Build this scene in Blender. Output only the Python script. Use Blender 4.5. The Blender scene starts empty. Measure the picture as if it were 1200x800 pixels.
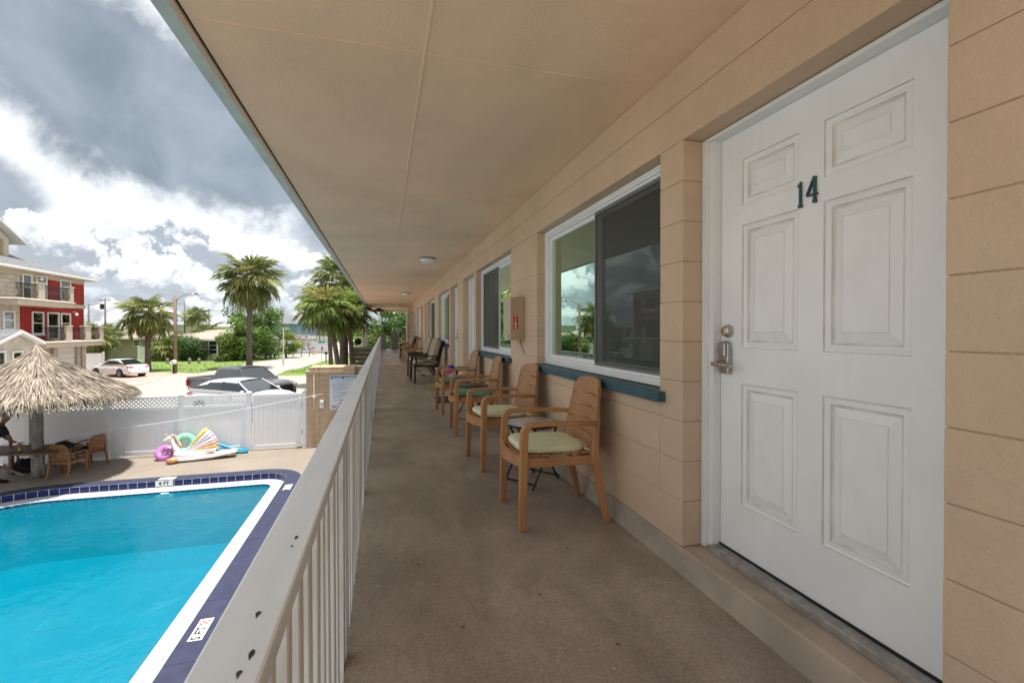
import bpy, math, random
from mathutils import Vector, Matrix, Euler
from mathutils.geometry import tessellate_polygon
random.seed(7)
S = bpy.context.scene
COL = S.collection
R = math.radians
PI = math.pi

# ------------------------------------------------------------------ camera, light, sky
CZ = 3.85            # eye height above the pool deck
FPX = 550.0          # focal length in pixels of the 1200 px wide photograph
YAW = math.atan(151 / 550)
SY, CY = math.sin(YAW), math.cos(YAW)
PITCH = R(0.55)
cam = bpy.data.cameras.new('camera')
cam.sensor_width = 36
cam.lens = FPX / 1200 * 36
cam.shift_y = -(13 - FPX * math.tan(PITCH)) / 1200
cam.clip_start = 0.05
cam.clip_end = 6000
camo = bpy.data.objects.new('camera', cam)
COL.objects.link(camo)
camo.location = (0, 0, CZ)
camo.rotation_euler = (PI / 2 - PITCH, 0, -YAW)
S.camera = camo

SUN_EL, SUN_AZ = R(83), R(105)     # azimuth measured clockwise from +Y
sd = Vector((math.sin(SUN_AZ) * math.cos(SUN_EL), math.cos(SUN_AZ) * math.cos(SUN_EL), math.sin(SUN_EL)))
sun = bpy.data.lights.new('sun', 'SUN')
sun.energy = 2.0
sun.angle = R(0.53)
sun.color = (1, 0.968, 0.92)
suno = bpy.data.objects.new('sun', sun)
COL.objects.link(suno)
suno.rotation_euler = (-sd).to_track_quat('-Z', 'Y').to_euler()
suno.location = (0, 0, 30)
S.view_settings.view_transform = 'Standard'
S.view_settings.look = 'None'
S.view_settings.exposure = 2.1
S.cycles.diffuse_bounces = 4
S.cycles.glossy_bounces = 3
S.cycles.max_bounces = 7
S.view_settings.gamma = 1

def pin(nt, sock, v):
    if hasattr(v, 'is_output'):
        nt.links.new(v, sock)
    elif v is not None:
        sock.default_value = v

class NT:
    """tiny node-graph writer"""
    def __init__(s, nt): s.nt = nt
    def n(s, t, **kw):
        o = s.nt.nodes.new(t)
        for k, v in kw.items(): setattr(o, k, v)
        return o
    def math(s, op, a, b=None, c=None, clamp=False):
        o = s.n('ShaderNodeMath', operation=op, use_clamp=clamp)
        pin(s.nt, o.inputs[0], a); pin(s.nt, o.inputs[1], b); pin(s.nt, o.inputs[2], c)
        return o.outputs[0]
    def noise(s, vec, scale, detail=4, rough=.55, dist=0, dim='3D'):
        o = s.n('ShaderNodeTexNoise', noise_dimensions=dim)
        pin(s.nt, o.inputs['Vector'], vec)
        o.inputs['Scale'].default_value = scale; o.inputs['Detail'].default_value = detail
        o.inputs['Roughness'].default_value = rough; o.inputs['Distortion'].default_value = dist
        return o.outputs['Fac']
    def vor(s, vec, scale, feature='F1', rnd=1):
        o = s.n('ShaderNodeTexVoronoi', feature=feature)
        pin(s.nt, o.inputs['Vector'], vec); o.inputs['Scale'].default_value = scale
        o.inputs['Randomness'].default_value = rnd
        return o
    def mr(s, v, a, b, c=0, d=1, smooth=True):
        o = s.n('ShaderNodeMapRange', interpolation_type='SMOOTHSTEP' if smooth else 'LINEAR')
        pin(s.nt, o.inputs[0], v)
        for i, x in enumerate((a, b, c, d)): o.inputs[1 + i].default_value = x
        return o.outputs[0]
    def mix(s, f, a, b, blend='MIX'):
        o = s.n('ShaderNodeMix', data_type='RGBA', blend_type=blend)
        pin(s.nt, o.inputs[0], f)
        for k, v in ((6, a), (7, b)):
            if isinstance(v, tuple) and len(v) == 3: v = (*v, 1)
            pin(s.nt, o.inputs[k], v)
        return o.outputs[2]
    def bump(s, h, strength, dist=.01, normal=None):
        o = s.n('ShaderNodeBump')
        o.inputs['Strength'].default_value = strength; o.inputs['Distance'].default_value = dist
        pin(s.nt, o.inputs['Height'], h)
        if normal is not None: pin(s.nt, o.inputs['Normal'], normal)
        return o.outputs[0]
    def coord(s, which='Object'):
        return s.n('ShaderNodeTexCoord').outputs[which]
    def vmap(s, vec, scale=(1, 1, 1), loc=(0, 0, 0), rot=(0, 0, 0)):
        o = s.n('ShaderNodeMapping')
        pin(s.nt, o.inputs[0], vec)
        o.inputs['Scale'].default_value = scale; o.inputs['Location'].default_value = loc
        o.inputs['Rotation'].default_value = rot
        return o.outputs[0]

w = bpy.data.worlds.new('World')
S.world = w
w.use_nodes = True
nt = w.node_tree
for n_ in list(nt.nodes): nt.nodes.remove(n_)
N = NT(nt)
out = N.n('ShaderNodeOutputWorld')
bg = N.n('ShaderNodeBackground')
nt.links.new(bg.outputs[0], out.inputs[0])
sky = N.n('ShaderNodeTexSky', sky_type='NISHITA')
sky.sun_disc = False
sky.sun_elevation = SUN_EL
sky.sun_rotation = SUN_AZ
skyc = N.mix(1.0, sky.outputs[0], (.05, .05, .05), 'MULTIPLY')
dirv = N.coord('Generated')
sep = N.n('ShaderNodeSeparateXYZ'); nt.links.new(dirv, sep.inputs[0])
az = N.math('ARCTAN2', sep.outputs[0], sep.outputs[1])
el = N.math('ARCSINE', sep.outputs[2])
warp1 = N.math('SUBTRACT', N.noise(dirv, 5.0, 7, .62, .35), .5)
warp2 = N.math('SUBTRACT', N.noise(N.vmap(dirv, loc=(7, 3, 1)), 13, 5, .66, .2), .5)
def blob(a0, e0, wa, we, rot, lo, hi, amp=1.5, amp2=.8):
    """patch of cloud at azimuth a0, elevation e0 (degrees), edge broken by noise"""
    da = N.math('SUBTRACT', az, R(a0)); de = N.math('SUBTRACT', el, R(e0))
    c_, s_ = math.cos(R(rot)), math.sin(R(rot))
    u = N.math('DIVIDE', N.math('ADD', N.math('MULTIPLY', da, c_), N.math('MULTIPLY', de, s_)), R(wa))
    v = N.math('DIVIDE', N.math('SUBTRACT', N.math('MULTIPLY', de, c_), N.math('MULTIPLY', da, s_)), R(we))
    d = N.math('SQRT', N.math('ADD', N.math('MULTIPLY', u, u), N.math('MULTIPLY', v, v)))
    d = N.math('ADD', N.math('ADD', d, N.math('MULTIPLY', warp1, amp)), N.math('MULTIPLY', warp2, amp2))
    return N.mr(d, hi, lo, 0, 1)
# high layer: broad soft variation, foreshortened towards the horizon
zz = N.math('ADD', N.math('MAXIMUM', sep.outputs[2], 0), .22)
comb = N.n('ShaderNodeCombineXYZ')
nt.links.new(N.math('DIVIDE', sep.outputs[0], zz), comb.inputs[0])
nt.links.new(N.math('DIVIDE', sep.outputs[1], zz), comb.inputs[1])
deck_n = N.noise(comb.outputs[0], 1.25, 6, .60, .5)
grey = N.mix(N.mr(deck_n, .30, .60), (.135, .148, .16), (.285, .295, .303))
shade_n = N.noise(N.vmap(dirv, loc=(3, 9, 4)), 8, 6, .55, .3)
shade = N.mix(N.mr(shade_n, .22, .78), (.060, .071, .083), (.108, .122, .136))
c = grey
c = N.mix(N.math('MULTIPLY', blob(-17, 29, 14, 4, -30, .5, 1.2), .8), c, (.33, .335, .34))
c = N.mix(N.math('MULTIPLY', blob(-33, 15.5, 9, 3.0, -12, .4, 1.3), .7), c, (.27, .278, .286))
# dark rain-bearing patches
darkm = N.math('MAXIMUM', blob(-20, 20.5, 18, 7.4, -22, .72, 1.18), N.math('MULTIPLY', blob(-34.5, 12.2, 5.0, 2.6, -20, .6, 1.2), .9))
darkm = N.math('MAXIMUM', darkm, N.math('MULTIPLY', blob(-6, 11.5, 7, 3.8, -40, .25, 1.45, 2.2, 1.1), .8))
c = N.mix(darkm, c, shade)
# towering white cumulus near the horizon, lit from above, grey between the heads
wv = N.n('ShaderNodeVectorMath', operation='ADD')
nz = N.n('ShaderNodeTexNoise'); nt.links.new(dirv, nz.inputs['Vector']); nz.inputs['Scale'].default_value = 10; nz.inputs['Detail'].default_value = 5; nz.inputs['Roughness'].default_value = .62
sc = N.n('ShaderNodeVectorMath', operation='SCALE'); nt.links.new(nz.outputs['Color'], sc.inputs[0]); sc.inputs['Scale'].default_value = .24
nt.links.new(N.vmap(dirv, scale=(1, 1, 1.25)), wv.inputs[0]); nt.links.new(sc.outputs[0], wv.inputs[1])
def heads(vec, s_):
    return N.vor(vec, s_, 'F1').outputs['Distance']
up = N.n('ShaderNodeVectorMath', operation='ADD'); nt.links.new(wv.outputs[0], up.inputs[0]); up.inputs[1].default_value = (0, 0, .022)
b27 = heads(wv.outputs[0], 27)
f0 = N.math('ADD', heads(wv.outputs[0], 11), N.math('MULTIPLY', b27, .32))
f1 = N.math('ADD', heads(up.outputs[0], 11), N.math('MULTIPLY', b27, .32))
fine = N.math('SUBTRACT', N.noise(N.vmap(dirv, scale=(1, 1, 1.2)), 16, 6, .68, .2), .5)
cum_top = N.math('ADD', N.math('MULTIPLY', N.math('SUBTRACT', N.noise(N.vmap(dirv, scale=(1, 1, .3), loc=(2, 5, 0)), 4.6, 3, .5), .5), R(12)), R(10.8))
h = N.math('SUBTRACT', cum_top, el)
h = N.math('ADD', h, N.math('MULTIPLY', N.math('SUBTRACT', 0.52, f0), R(9)))
h = N.math('ADD', h, N.math('MULTIPLY', fine, R(5)))
cmask = N.mr(h, R(-.3), R(1.2), 0, 1)
lit = N.math('ADD', N.math('MULTIPLY', N.math('SUBTRACT', f1, f0), 5.0), N.math('MULTIPLY', N.math('SUBTRACT', .64, f0), .9))
lit = N.math('ADD', lit, N.math('MULTIPLY', fine, 3.2))
lit = N.math('ADD', lit, N.mr(h, R(7), R(0), -.18, .28, False))
ccol = N.mix(N.mr(lit, -.55, .95), (.115, .126, .142), (.365, .368, .372))
c = N.mix(cmask, c, ccol)
# flat grey bases low over the horizon
low = N.math('MULTIPLY', N.mr(el, R(7.5), R(2.5), 0, 1), N.mr(N.noise(N.vmap(dirv, scale=(1, 1, 6)), 5, 5, .6), .36, .58))
c = N.mix(N.math('MULTIPLY', low, .8), c, (0.153, 0.171, 0.194))
final = N.mix(.93, skyc, c)
nt.links.new(final, bg.inputs[0])
bg.inputs[1].default_value = 1.0

# ------------------------------------------------------------------ helpers
def tag(o, label=None, cat=None, group=None, kind=None):
    if label: o['label'] = label
    if cat: o['category'] = cat
    if group: o['group'] = group
    if kind: o['kind'] = kind
    return o
def empty(name, loc=(0, 0, 0), rz=0, **kw):
    o = bpy.data.objects.new(name, None)
    COL.objects.link(o)
    o.location = loc; o.rotation_euler = (0, 0, rz)
    o.empty_display_size = .1
    return tag(o, **kw)
KIDS = {}
def link(name, me, parent=None, loc=None, rot=None, scale=None):
    o = bpy.data.objects.new(name, me)
    COL.objects.link(o)
    if parent is not None:
        o.parent = parent; KIDS.setdefault(parent.name, []).append(o)
    if loc is not None: o.location = loc
    if rot is not None: o.rotation_euler = rot
    if scale is not None: o.scale = scale
    return o
def copy_tree(o, parent=None):
    c = o.copy(); COL.objects.link(c); c.parent = parent
    if parent is not None:
        KIDS.setdefault(parent.name, []).append(c)
    for ch in list(KIDS.get(o.name, [])):
        copy_tree(ch, c)
    return c

class MB:
    def __init__(s): s.v = []; s.f = []; s.m = []; s.mi = 0
    def add(s, vs, fs, mi=None):
        b = len(s.v); s.v += [tuple(p) for p in vs]
        k = s.mi if mi is None else mi
        for f in fs: s.f.append(tuple(i + b for i in f)); s.m.append(k)
        return s
    def box(s, x0, y0, z0, x1, y1, z1, mi=None):
        if x0 > x1: x0, x1 = x1, x0
        if y0 > y1: y0, y1 = y1, y0
        if z0 > z1: z0, z1 = z1, z0
        return s.add([(x0, y0, z0), (x1, y0, z0), (x1, y1, z0), (x0, y1, z0), (x0, y0, z1), (x1, y0, z1), (x1, y1, z1), (x0, y1, z1)],
                     [(0, 3, 2, 1), (4, 5, 6, 7), (0, 1, 5, 4), (1, 2, 6, 5), (2, 3, 7, 6), (3, 0, 4, 7)], mi)
    def bar(s, p, q, w, h, up=(0, 0, 1), mi=None, taper=1.0):
        p = Vector(p); q = Vector(q); d = (q - p).normalized(); up = Vector(up)
        a = d.cross(up)
        if a.length < 1e-4: a = d.cross(Vector((1, 0, 0)))
        a.normalize(); b = a.cross(d).normalized()
        vs = []
        for c, k in ((p, 1), (q, taper)):
            for sx, sy in ((-1, -1), (1, -1), (1, 1), (-1, 1)):
                vs.append(c + a * (sx * w / 2 * k) + b * (sy * h / 2 * k))
        return s.add(vs, [(0, 1, 2, 3), (7, 6, 5, 4), (0, 4, 5, 1), (1, 5, 6, 2), (2, 6, 7, 3), (3, 7, 4, 0)], mi)
    def tube(s, pts, r, n=8, mi=None, cap=True, sx=1.0):
        pts = [Vector(p) for p in pts]
        rs = r if isinstance(r, (list, tuple)) else [r] * len(pts)
        vs = []; fs = []
        a = None
        for i, p in enumerate(pts):
            d = (pts[min(i + 1, len(pts) - 1)] - pts[max(i - 1, 0)])
            if d.length < 1e-9: d = Vector((0, 0, 1))
            d.normalize()
            if a is None:
                a = d.cross(Vector((0, 0, 1)))
                if a.length < .01: a = d.cross(Vector((1, 0, 0)))
            a = (a - d * a.dot(d)).normalized()
            b = d.cross(a)
            for k in range(n):
                t = 2 * PI * k / n
                vs.append(p + a * (math.cos(t) * rs[i] * sx) + b * (math.sin(t) * rs[i]))
        for i in range(len(pts) - 1):
            for k in range(n):
                k2 = (k + 1) % n
                fs.append((i * n + k, i * n + k2, (i + 1) * n + k2, (i + 1) * n + k))
        if cap:
            fs.append(tuple(range(n))[::-1]); fs.append(tuple((len(pts) - 1) * n + k for k in range(n)))
        return s.add(vs, fs, mi)
    def lathe(s, prof, n=24, c=(0, 0, 0), mi=None, ax='z'):
        vs = []; fs = []
        for r_, z in prof:
            for k in range(n):
                t = 2 * PI * k / n
                p = (r_ * math.cos(t), r_ * math.sin(t), z)
                if ax == 'x': p = (z, p[0], p[1])
                if ax == 'y': p = (p[0], z, p[1])
                vs.append((p[0] + c[0], p[1] + c[1], p[2] + c[2]))
        for i in range(len(prof) - 1):
            for k in range(n):
                k2 = (k + 1) % n
                fs.append((i * n + k, i * n + k2, (i + 1) * n + k2, (i + 1) * n + k))
        fs.append(tuple(range(n))[::-1]); fs.append(tuple((len(prof) - 1) * n + k for k in range(n)))
        return s.add(vs, fs, mi)
    def prism(s, poly, d0, d1, ax='z', mi=None):
        """extrude 2D polygon; ax z: (x,y); ax x: (y,z); ax y: (x,z)"""
        def P(p, d):
            return (p[0], p[1], d) if ax == 'z' else (d, p[0], p[1]) if ax == 'x' else (p[0], d, p[1])
        n = len(poly)
        vs = [P(p, d0) for p in poly] + [P(p, d1) for p in poly]
        fs = [tuple(range(n))[::-1], tuple(range(n, 2 * n))] + [(k, (k + 1) % n, n + (k + 1) % n, n + k) for k in range(n)]
        return s.add(vs, fs, mi)
    def build(s, name, mats, parent=None, smooth=False, bevel=0, seg=1, loc=None, rot=None, auto=None):
        me = bpy.data.meshes.new(name)
        me.from_pydata(s.v, [], s.f)
        if not isinstance(mats, (list, tuple)): mats = [mats]
        for m_ in mats: me.materials.append(m_)
        if len(mats) > 1: me.polygons.foreach_set('material_index', s.m)
        if smooth: me.polygons.foreach_set('use_smooth', [True] * len(me.polygons))
        me.update()
        o = link(name, me, parent, loc, rot)
        if smooth and auto:
            try: me.set_sharp_from_angle(angle=R(auto))
            except Exception: pass
        if bevel:
            b = o.modifiers.new('bevel', 'BEVEL'); b.width = bevel; b.segments = seg; b.limit_method = 'ANGLE'; b.angle_limit = R(35)
            b.harden_normals = False
        return o

def ray(px, py):
    """direction through a pixel of the photograph, unit depth along the view axis"""
    t = (px - 600) / FPX; u = (387 - py) / FPX
    return Vector((SY + t * CY, CY - t * SY, u))
def G(px, py, z=0.0):
    """point of the horizontal plane at height z seen at a pixel"""
    d = ray(px, py); k = (z - CZ) / d.z
    return Vector((d.x * k, d.y * k, z))
def D(px, py, depth):
    d = ray(px, py)
    return Vector((d.x * depth, d.y * depth, CZ + d.z * depth))

# ------------------------------------------------------------------ materials
MATS = {}
def mat(name, col, rough=.6, var=.12, vs=4, bump=0, bs=60, metal=0, spec=.4, col2=None, det=5, bd=.004, stretch=(1, 1, 1), isl=0, coat=0, b2=0, b2s=8):
    if name in MATS: return MATS[name]
    m = bpy.data.materials.new(name); MATS[name] = m
    m.use_nodes = True
    nt = m.node_tree; N = NT(nt)
    p = nt.nodes['Principled BSDF']
    p.inputs['Roughness'].default_value = rough
    p.inputs['Metallic'].default_value = metal
    p.inputs['Specular IOR Level'].default_value = spec
    if coat: p.inputs['Coat Weight'].default_value = coat; p.inputs['Coat Roughness'].default_value = .08
    co = N.vmap(N.coord('Object'), scale=stretch)
    if col2 is None: col2 = tuple(min(1, x * (1 - var)) for x in col); hi = tuple(min(1, x * (1 + var * .6)) for x in col)
    else: hi = col
    f = N.mr(N.noise(co, vs, det, .6, .2), .3, .7)
    c = N.mix(f, col2, hi)
    if isl:
        g = N.n('ShaderNodeNewGeometry')
        k = N.mr(g.outputs['Random Per Island'], 0, 1, 1 - isl, 1 + isl, False)
        cc = N.n('ShaderNodeCombineColor')
        for i in range(3): nt.links.new(k, cc.inputs[i])
        c = N.mix(1.0, c, cc.outputs[0], 'MULTIPLY')
    nt.links.new(c, p.inputs['Base Color'])
    if bump:
        nn = N.bump(N.noise(co, bs, 4, .6), bump, bd)
        if b2: nn = N.bump(N.noise(co, b2s, 3, .5), b2, bd * 3, nn)
        nt.links.new(nn, p.inputs['Normal'])
    return m
def base(m): return m.node_tree.nodes['Principled BSDF'], NT(m.node_tree), m.node_tree

def leafmat(name, a, b, trans=.35, isl=.35, nscale=.8):
    m = bpy.data.materials.new(name); MATS[name] = m; m.use_nodes = True
    p, N, nt = base(m)
    p.inputs['Roughness'].default_value = .5
    p.inputs['Specular IOR Level'].default_value = .3
    g = N.n('ShaderNodeNewGeometry')
    c = N.mix(N.mr(N.noise(N.coord('Object'), nscale, 3), .35, .65), a, b)
    k = N.mr(g.outputs['Random Per Island'], 0, 1, 1 - isl, 1 + isl, False)
    oi = N.n('ShaderNodeObjectInfo')
    k = N.math('MULTIPLY', k, N.mr(oi.outputs['Random'], 0, 1, .8, 1.2, False))
    cc = N.n('ShaderNodeCombineColor')
    for i in range(3): nt.links.new(k, cc.inputs[i])
    c = N.mix(1.0, c, cc.outputs[0], 'MULTIPLY')
    nt.links.new(c, p.inputs['Base Color'])
    t = N.n('ShaderNodeBsdfTranslucent'); nt.links.new(c, t.inputs[0])
    mx = N.n('ShaderNodeMixShader'); mx.inputs[0].default_value = trans
    nt.links.new(p.outputs[0], mx.inputs[1]); nt.links.new(t.outputs[0], mx.inputs[2])
    nt.links.new(mx.outputs[0], nt.nodes['Material Output'].inputs[0])
    return m

def glassmat(name, tint=(.7, .85, .78), refl=1.0, rough=.01, gcol=(.95, .97, .96)):
    """pane: clear tinted sheet with a mirror-like surface"""
    m = bpy.data.materials.new(name); MATS[name] = m; m.use_nodes = True
    nt = m.node_tree; N = NT(nt)
    for n_ in list(nt.nodes): nt.nodes.remove(n_)
    o = N.n('ShaderNodeOutputMaterial')
    tr = N.n('ShaderNodeBsdfTransparent'); tr.inputs[0].default_value = (*tint, 1)
    gl = N.n('ShaderNodeBsdfGlossy'); gl.inputs[0].default_value = (*gcol, 1); gl.inputs['Roughness'].default_value = rough
    fr = N.n('ShaderNodeFresnel'); fr.inputs[0].default_value = 1.55
    f = N.math('MULTIPLY', fr.outputs[0], refl, clamp=True)
    mx = N.n('ShaderNodeMixShader')
    nt.links.new(f, mx.inputs[0]); nt.links.new(tr.outputs[0], mx.inputs[1]); nt.links.new(gl.outputs[0], mx.inputs[2])
    nt.links.new(mx.outputs[0], o.inputs[0])
    return m

WALL = mat('wall_paint', (.62, .465, .33), .62, .09, 1.3, .9, 70, bd=.005, b2=.35, b2s=18, spec=.3)
CEIL = mat('ceiling_stucco', (.90, .64, .445), .7, .07, .8, .7, 85, bd=.003, spec=.2)
MORTAR = mat('mortar_paint', (.50, .37, .26), .8, .1)
WHITEP = mat('white_trim', (.80, .82, .83), .35, .04, 3, .12, 30, bd=.001)
DOORW = mat('door_white', (.83, .85, .85), .38, .05, 2.2, .08, 40, bd=.001)
TEAL = mat('teal_sill_paint', (.035, .10, .125), .45, .25, 8, .3, 60)
METAL = mat('satin_metal', (.42, .41, .42), .28, .15, 12, metal=1)
DARKM = mat('dark_metal', (.02, .02, .022), .45, .2)
BRASS = mat('nickel', (.50, .45, .38), .25, .1, metal=1)
ALU = mat('aluminium', (.45, .44, .42), .4, .25, 20, metal=.6)
DARK = mat('shade_black', (.012, .012, .013), .8)
BLIND = mat('blind_fabric', (.62, .72, .66), .8, .08)
GLASS = glassmat('window_glass', (.70, .90, .80), 4.2, gcol=(.72, .95, .82))

def finish_door():
    p, N, nt = base(DOORW); co = N.coord('Object'); c0 = p.inputs['Base Color'].links[0].from_socket
    sm = N.mr(N.noise(N.vmap(co, scale=(1, 3, .8)), 2.6, 9, .7, .8), .52, .72)
    c = N.mix(N.math('MULTIPLY', sm, .12), c0, (.60, .59, .56))
    v = N.vor(co, 16); sp = N.n('ShaderNodeSeparateColor'); nt.links.new(v.outputs['Color'], sp.inputs[0])
    dk = N.math('MULTIPLY', N.mr(v.outputs['Distance'], .055, .035), N.math('GREATER_THAN', sp.outputs[0], .93))
    c = N.mix(N.math('MULTIPLY', dk, .7), c, (.28, .26, .23)); nt.links.new(c, p.inputs['Base Color'])
    p, N, nt = base(WALL); co = N.coord('Object'); c0 = p.inputs['Base Color'].links[0].from_socket
    sm = N.mr(N.noise(N.vmap(co, loc=(2, 7, 1)), 3.5, 9, .7, .5), .54, .74)
    c = N.mix(N.math('MULTIPLY', sm, .30), c0, (.47, .34, .235))
    pit = N.math('MULTIPLY', N.mr(N.noise(co, 55, 5, .7), .64, .70), N.mr(N.noise(co, 6, 3), .48, .60))
    c = N.mix(N.math('MULTIPLY', pit, .45), c, (.30, .21, .14)); nt.links.new(c, p.inputs['Base Color'])
    p, N, nt = base(CEIL); co = N.coord('Object'); c0 = p.inputs['Base Color'].links[0].from_socket
    sm = N.mr(N.noise(N.vmap(co, loc=(2, 7, 1)), .7, 8, .65, .8), .46, .70)
    c = N.mix(N.math('MULTIPLY', sm, .35), c0, (.66, .485, .35))
    v = N.vor(co, 2.6); sp = N.n('ShaderNodeSeparateColor'); nt.links.new(v.outputs['Color'], sp.inputs[0])
    dk = N.math('MULTIPLY', N.mr(v.outputs['Distance'], .030, .018), N.math('GREATER_THAN', sp.outputs[0], .5))
    c = N.mix(N.math('MULTIPLY', dk, .5), c, (.30, .22, .15)); nt.links.new(c, p.inputs['Base Color'])
finish_door()
# ------------------------------------------------------------------ the motel: wall, doors, windows, ceiling
FZ = CZ - 1.235      # walkway level
WX = 1.475           # face of the block wall
YEND = 32.0
PER = 8.62
def z_(h): return CZ + h

FLOORM = mat('walkway_concrete', (.44, .37, .31), .42, 0, 1.1, .25, 180, bd=.002, col2=(.33, .27, .225), det=9, b2=.25, b2s=9, spec=.35)
def finish_floor():
    p, N, nt = base(FLOORM)
    co = N.coord('Object')
    c0 = p.inputs['Base Color'].links[0].from_socket
    # drifts of wear running along the walkway, dark drips, pale flecks
    st = N.mr(N.noise(N.vmap(co, scale=(1.6, .5, 1)), 1.3, 8, .65, .8), .42, .62)
    c = N.mix(N.math('MULTIPLY', st, .6), c0, (.235, .198, .167))
    st2 = N.mr(N.noise(N.vmap(co, scale=(9, 2.5, 1), loc=(4, 1, 0), rot=(0, 0, .6)), 2.2, 8, .7, 1), .55, .75)
    c = N.mix(N.math('MULTIPLY', st2, .25), c, (.42, .36, .31))
    v = N.vor(co, 5.5); dots = N.mr(v.outputs['Distance'], .07, .03)
    sel = N.n('ShaderNodeSeparateColor'); nt.links.new(v.outputs['Color'], sel.inputs[0])
    c = N.mix(N.math('MULTIPLY', N.math('MULTIPLY', dots, N.math('GREATER_THAN', sel.outputs[0], .35)), .8), c, (.05, .043, .038))
    v2 = N.vor(N.vmap(co, loc=(3, 3, 0)), 9.0); d2 = N.mr(v2.outputs['Distance'], .045, .03)
    s2 = N.n('ShaderNodeSeparateColor'); nt.links.new(v2.outputs['Color'], s2.inputs[0])
    c = N.mix(N.math('MULTIPLY', d2, N.math('GREATER_THAN', s2.outputs[1], .72)), c, (.62, .60, .56))
    chip = N.math('MULTIPLY', N.mr(N.noise(co, 14, 9, .75), .60, .63), N.mr(N.noise(N.vmap(co, loc=(9, 2, 0)), 1.4, 3), .58, .66))
    c = N.mix(N.math('MULTIPLY', chip, .55), c, (.50, .46, .42))
    gr = N.mr(N.noise(co, 85, 6, .75), .35, .65, .80, 1.16)
    cg = N.n('ShaderNodeCombineColor')
    for i in range(3): nt.links.new(gr, cg.inputs[i])
    c = N.mix(1.0, c, cg.outputs[0], 'MULTIPLY')
    scr = N.mr(N.noise(N.vmap(co, scale=(1, 14, 1), rot=(0, 0, .5)), 5, 8, .75, 1.5), .63, .68)
    c = N.mix(N.math('MULTIPLY', scr, .35), c, (.50, .45, .40))
    nt.links.new(c, p.inputs['Base Color'])
    nt.links.new(N.mr(N.noise(co, 3, 6, .6), .3, .7, .30, .58), p.inputs['Roughness'])
finish_floor()
fl = MB(); fl.box(-.138, -3, FZ - .16, WX + .3, YEND, FZ)
tag(fl.build('walkway_floor', FLOORM), kind='structure')

motel = empty('motel_building', (1.6, 0, 0), label='tan painted block motel upper floor with doors, windows and wide overhanging roof', cat='building')
MOFF = Vector((1.6, 0, 0))
def mb_m(mb, name, mats, **kw):   # build under motel in world coordinates
    mb.v = [(a - 1.6, b, c) for a, b, c in mb.v]
    return mb.build(name, mats, motel, **kw)

doors = []   # (y near, y far, flip)
wins = []
k = 0
for u in range(4):
    y0 = u * PER
    doors.append((y0 + .92, y0 + 2.08, 1)); wins.append((y0 + 2.285, y0 + 4.44, 1))
    if u < 3:
        wins.append((y0 + 5.43, y0 + 7.59, -1)); doors.append((y0 + 7.79, y0 + 8.93, -1))
ops = sorted([(a, b, 'd') for a, b, c in doors] + [(a, b, 'w') for a, b, c in wins])
LINT, SILLZ, PB = .97, -.335, -1.11
joint = [.97 - .2055 * i for i in range(11)]
# block courses
def course(y0, y1, z0, z1, x1=None, name='block'):
    b = MB(); jx = random.uniform(-.0015, .0015)
    b.box(WX + jx, y0, z0 + .0012, x1 or (WX + .19), y1, z1 - .0012)
    for i in range(len(b.v)): b.v[i] = (b.v[i][0], b.v[i][1], CZ + b.v[i][2])
    mb_m(b, name, WALL, bevel=.0036, seg=2)
mort = MB()
edges = [-3] + [v for o in ops for v in o[:2]] + [YEND]
for i in range(0, len(edges), 2):
    a, b = edges[i], edges[i + 1]
    if b - a < .02: continue
    mort.box(WX + .005, a + .006, z_(PB), WX + .18, b - .006, z_(LINT))
    for q in range(11):
        zt = joint[q]; zb = max(joint[q] - .2055, PB)
        if zt - zb < .03: continue
        if q == 9: zb = PB
        if q == 10: continue
        course(a, b, zb, zt)
for a, b, t in ops:
    if t == 'w':
        mort.box(WX + .005, a - .002, z_(PB), WX + .17, b + .002, z_(SILLZ - .06))
        zs = [SILLZ - .055, -.4685, -.674, -.8795, PB]
        for q in range(4): course(a, b, zs[q + 1], zs[q])
mort.box(WX + .005, -3, z_(LINT + .004), WX + .18, YEND, z_(1.37))
course(-3, 14, LINT, 1.1755); course(14, YEND, LINT, 1.1755)
course(-3, 9, 1.1755, 1.374); course(9, YEND, 1.1755, 1.374)
mb_m(mort, 'mortar', MORTAR)
# plinth kerb at the foot of the wall, passing under the doors
PLM = mat('kerb_paint', (.42, .345, .28), .6, .22, 3, .4, 120, bd=.003, b2=.2, b2s=14)
pl = MB()
pl.add([(1.452, -3, FZ), (1.468, -3, z_(-1.118)), (1.475, -3, z_(-1.111)), (1.70, -3, z_(-1.111)), (1.70, -3, FZ),
        (1.452, YEND, FZ), (1.468, YEND, z_(-1.118)), (1.475, YEND, z_(-1.111)), (1.70, YEND, z_(-1.111)), (1.70, YEND, FZ)],
       [(0, 1, 6, 5), (1, 2, 7, 6), (2, 3, 8, 7), (0, 4, 3, 2, 1), (5, 6, 7, 8, 9), (3, 4, 9, 8)])
mb_m(pl, 'kerb', PLM)
# near-black wall, the dark of unlit rooms put into its colour
rm = MB(); rm.box(1.90, -3, FZ, 1.95, YEND, z_(1.37)); mb_m(rm, 'inner_wall', DARK)

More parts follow.
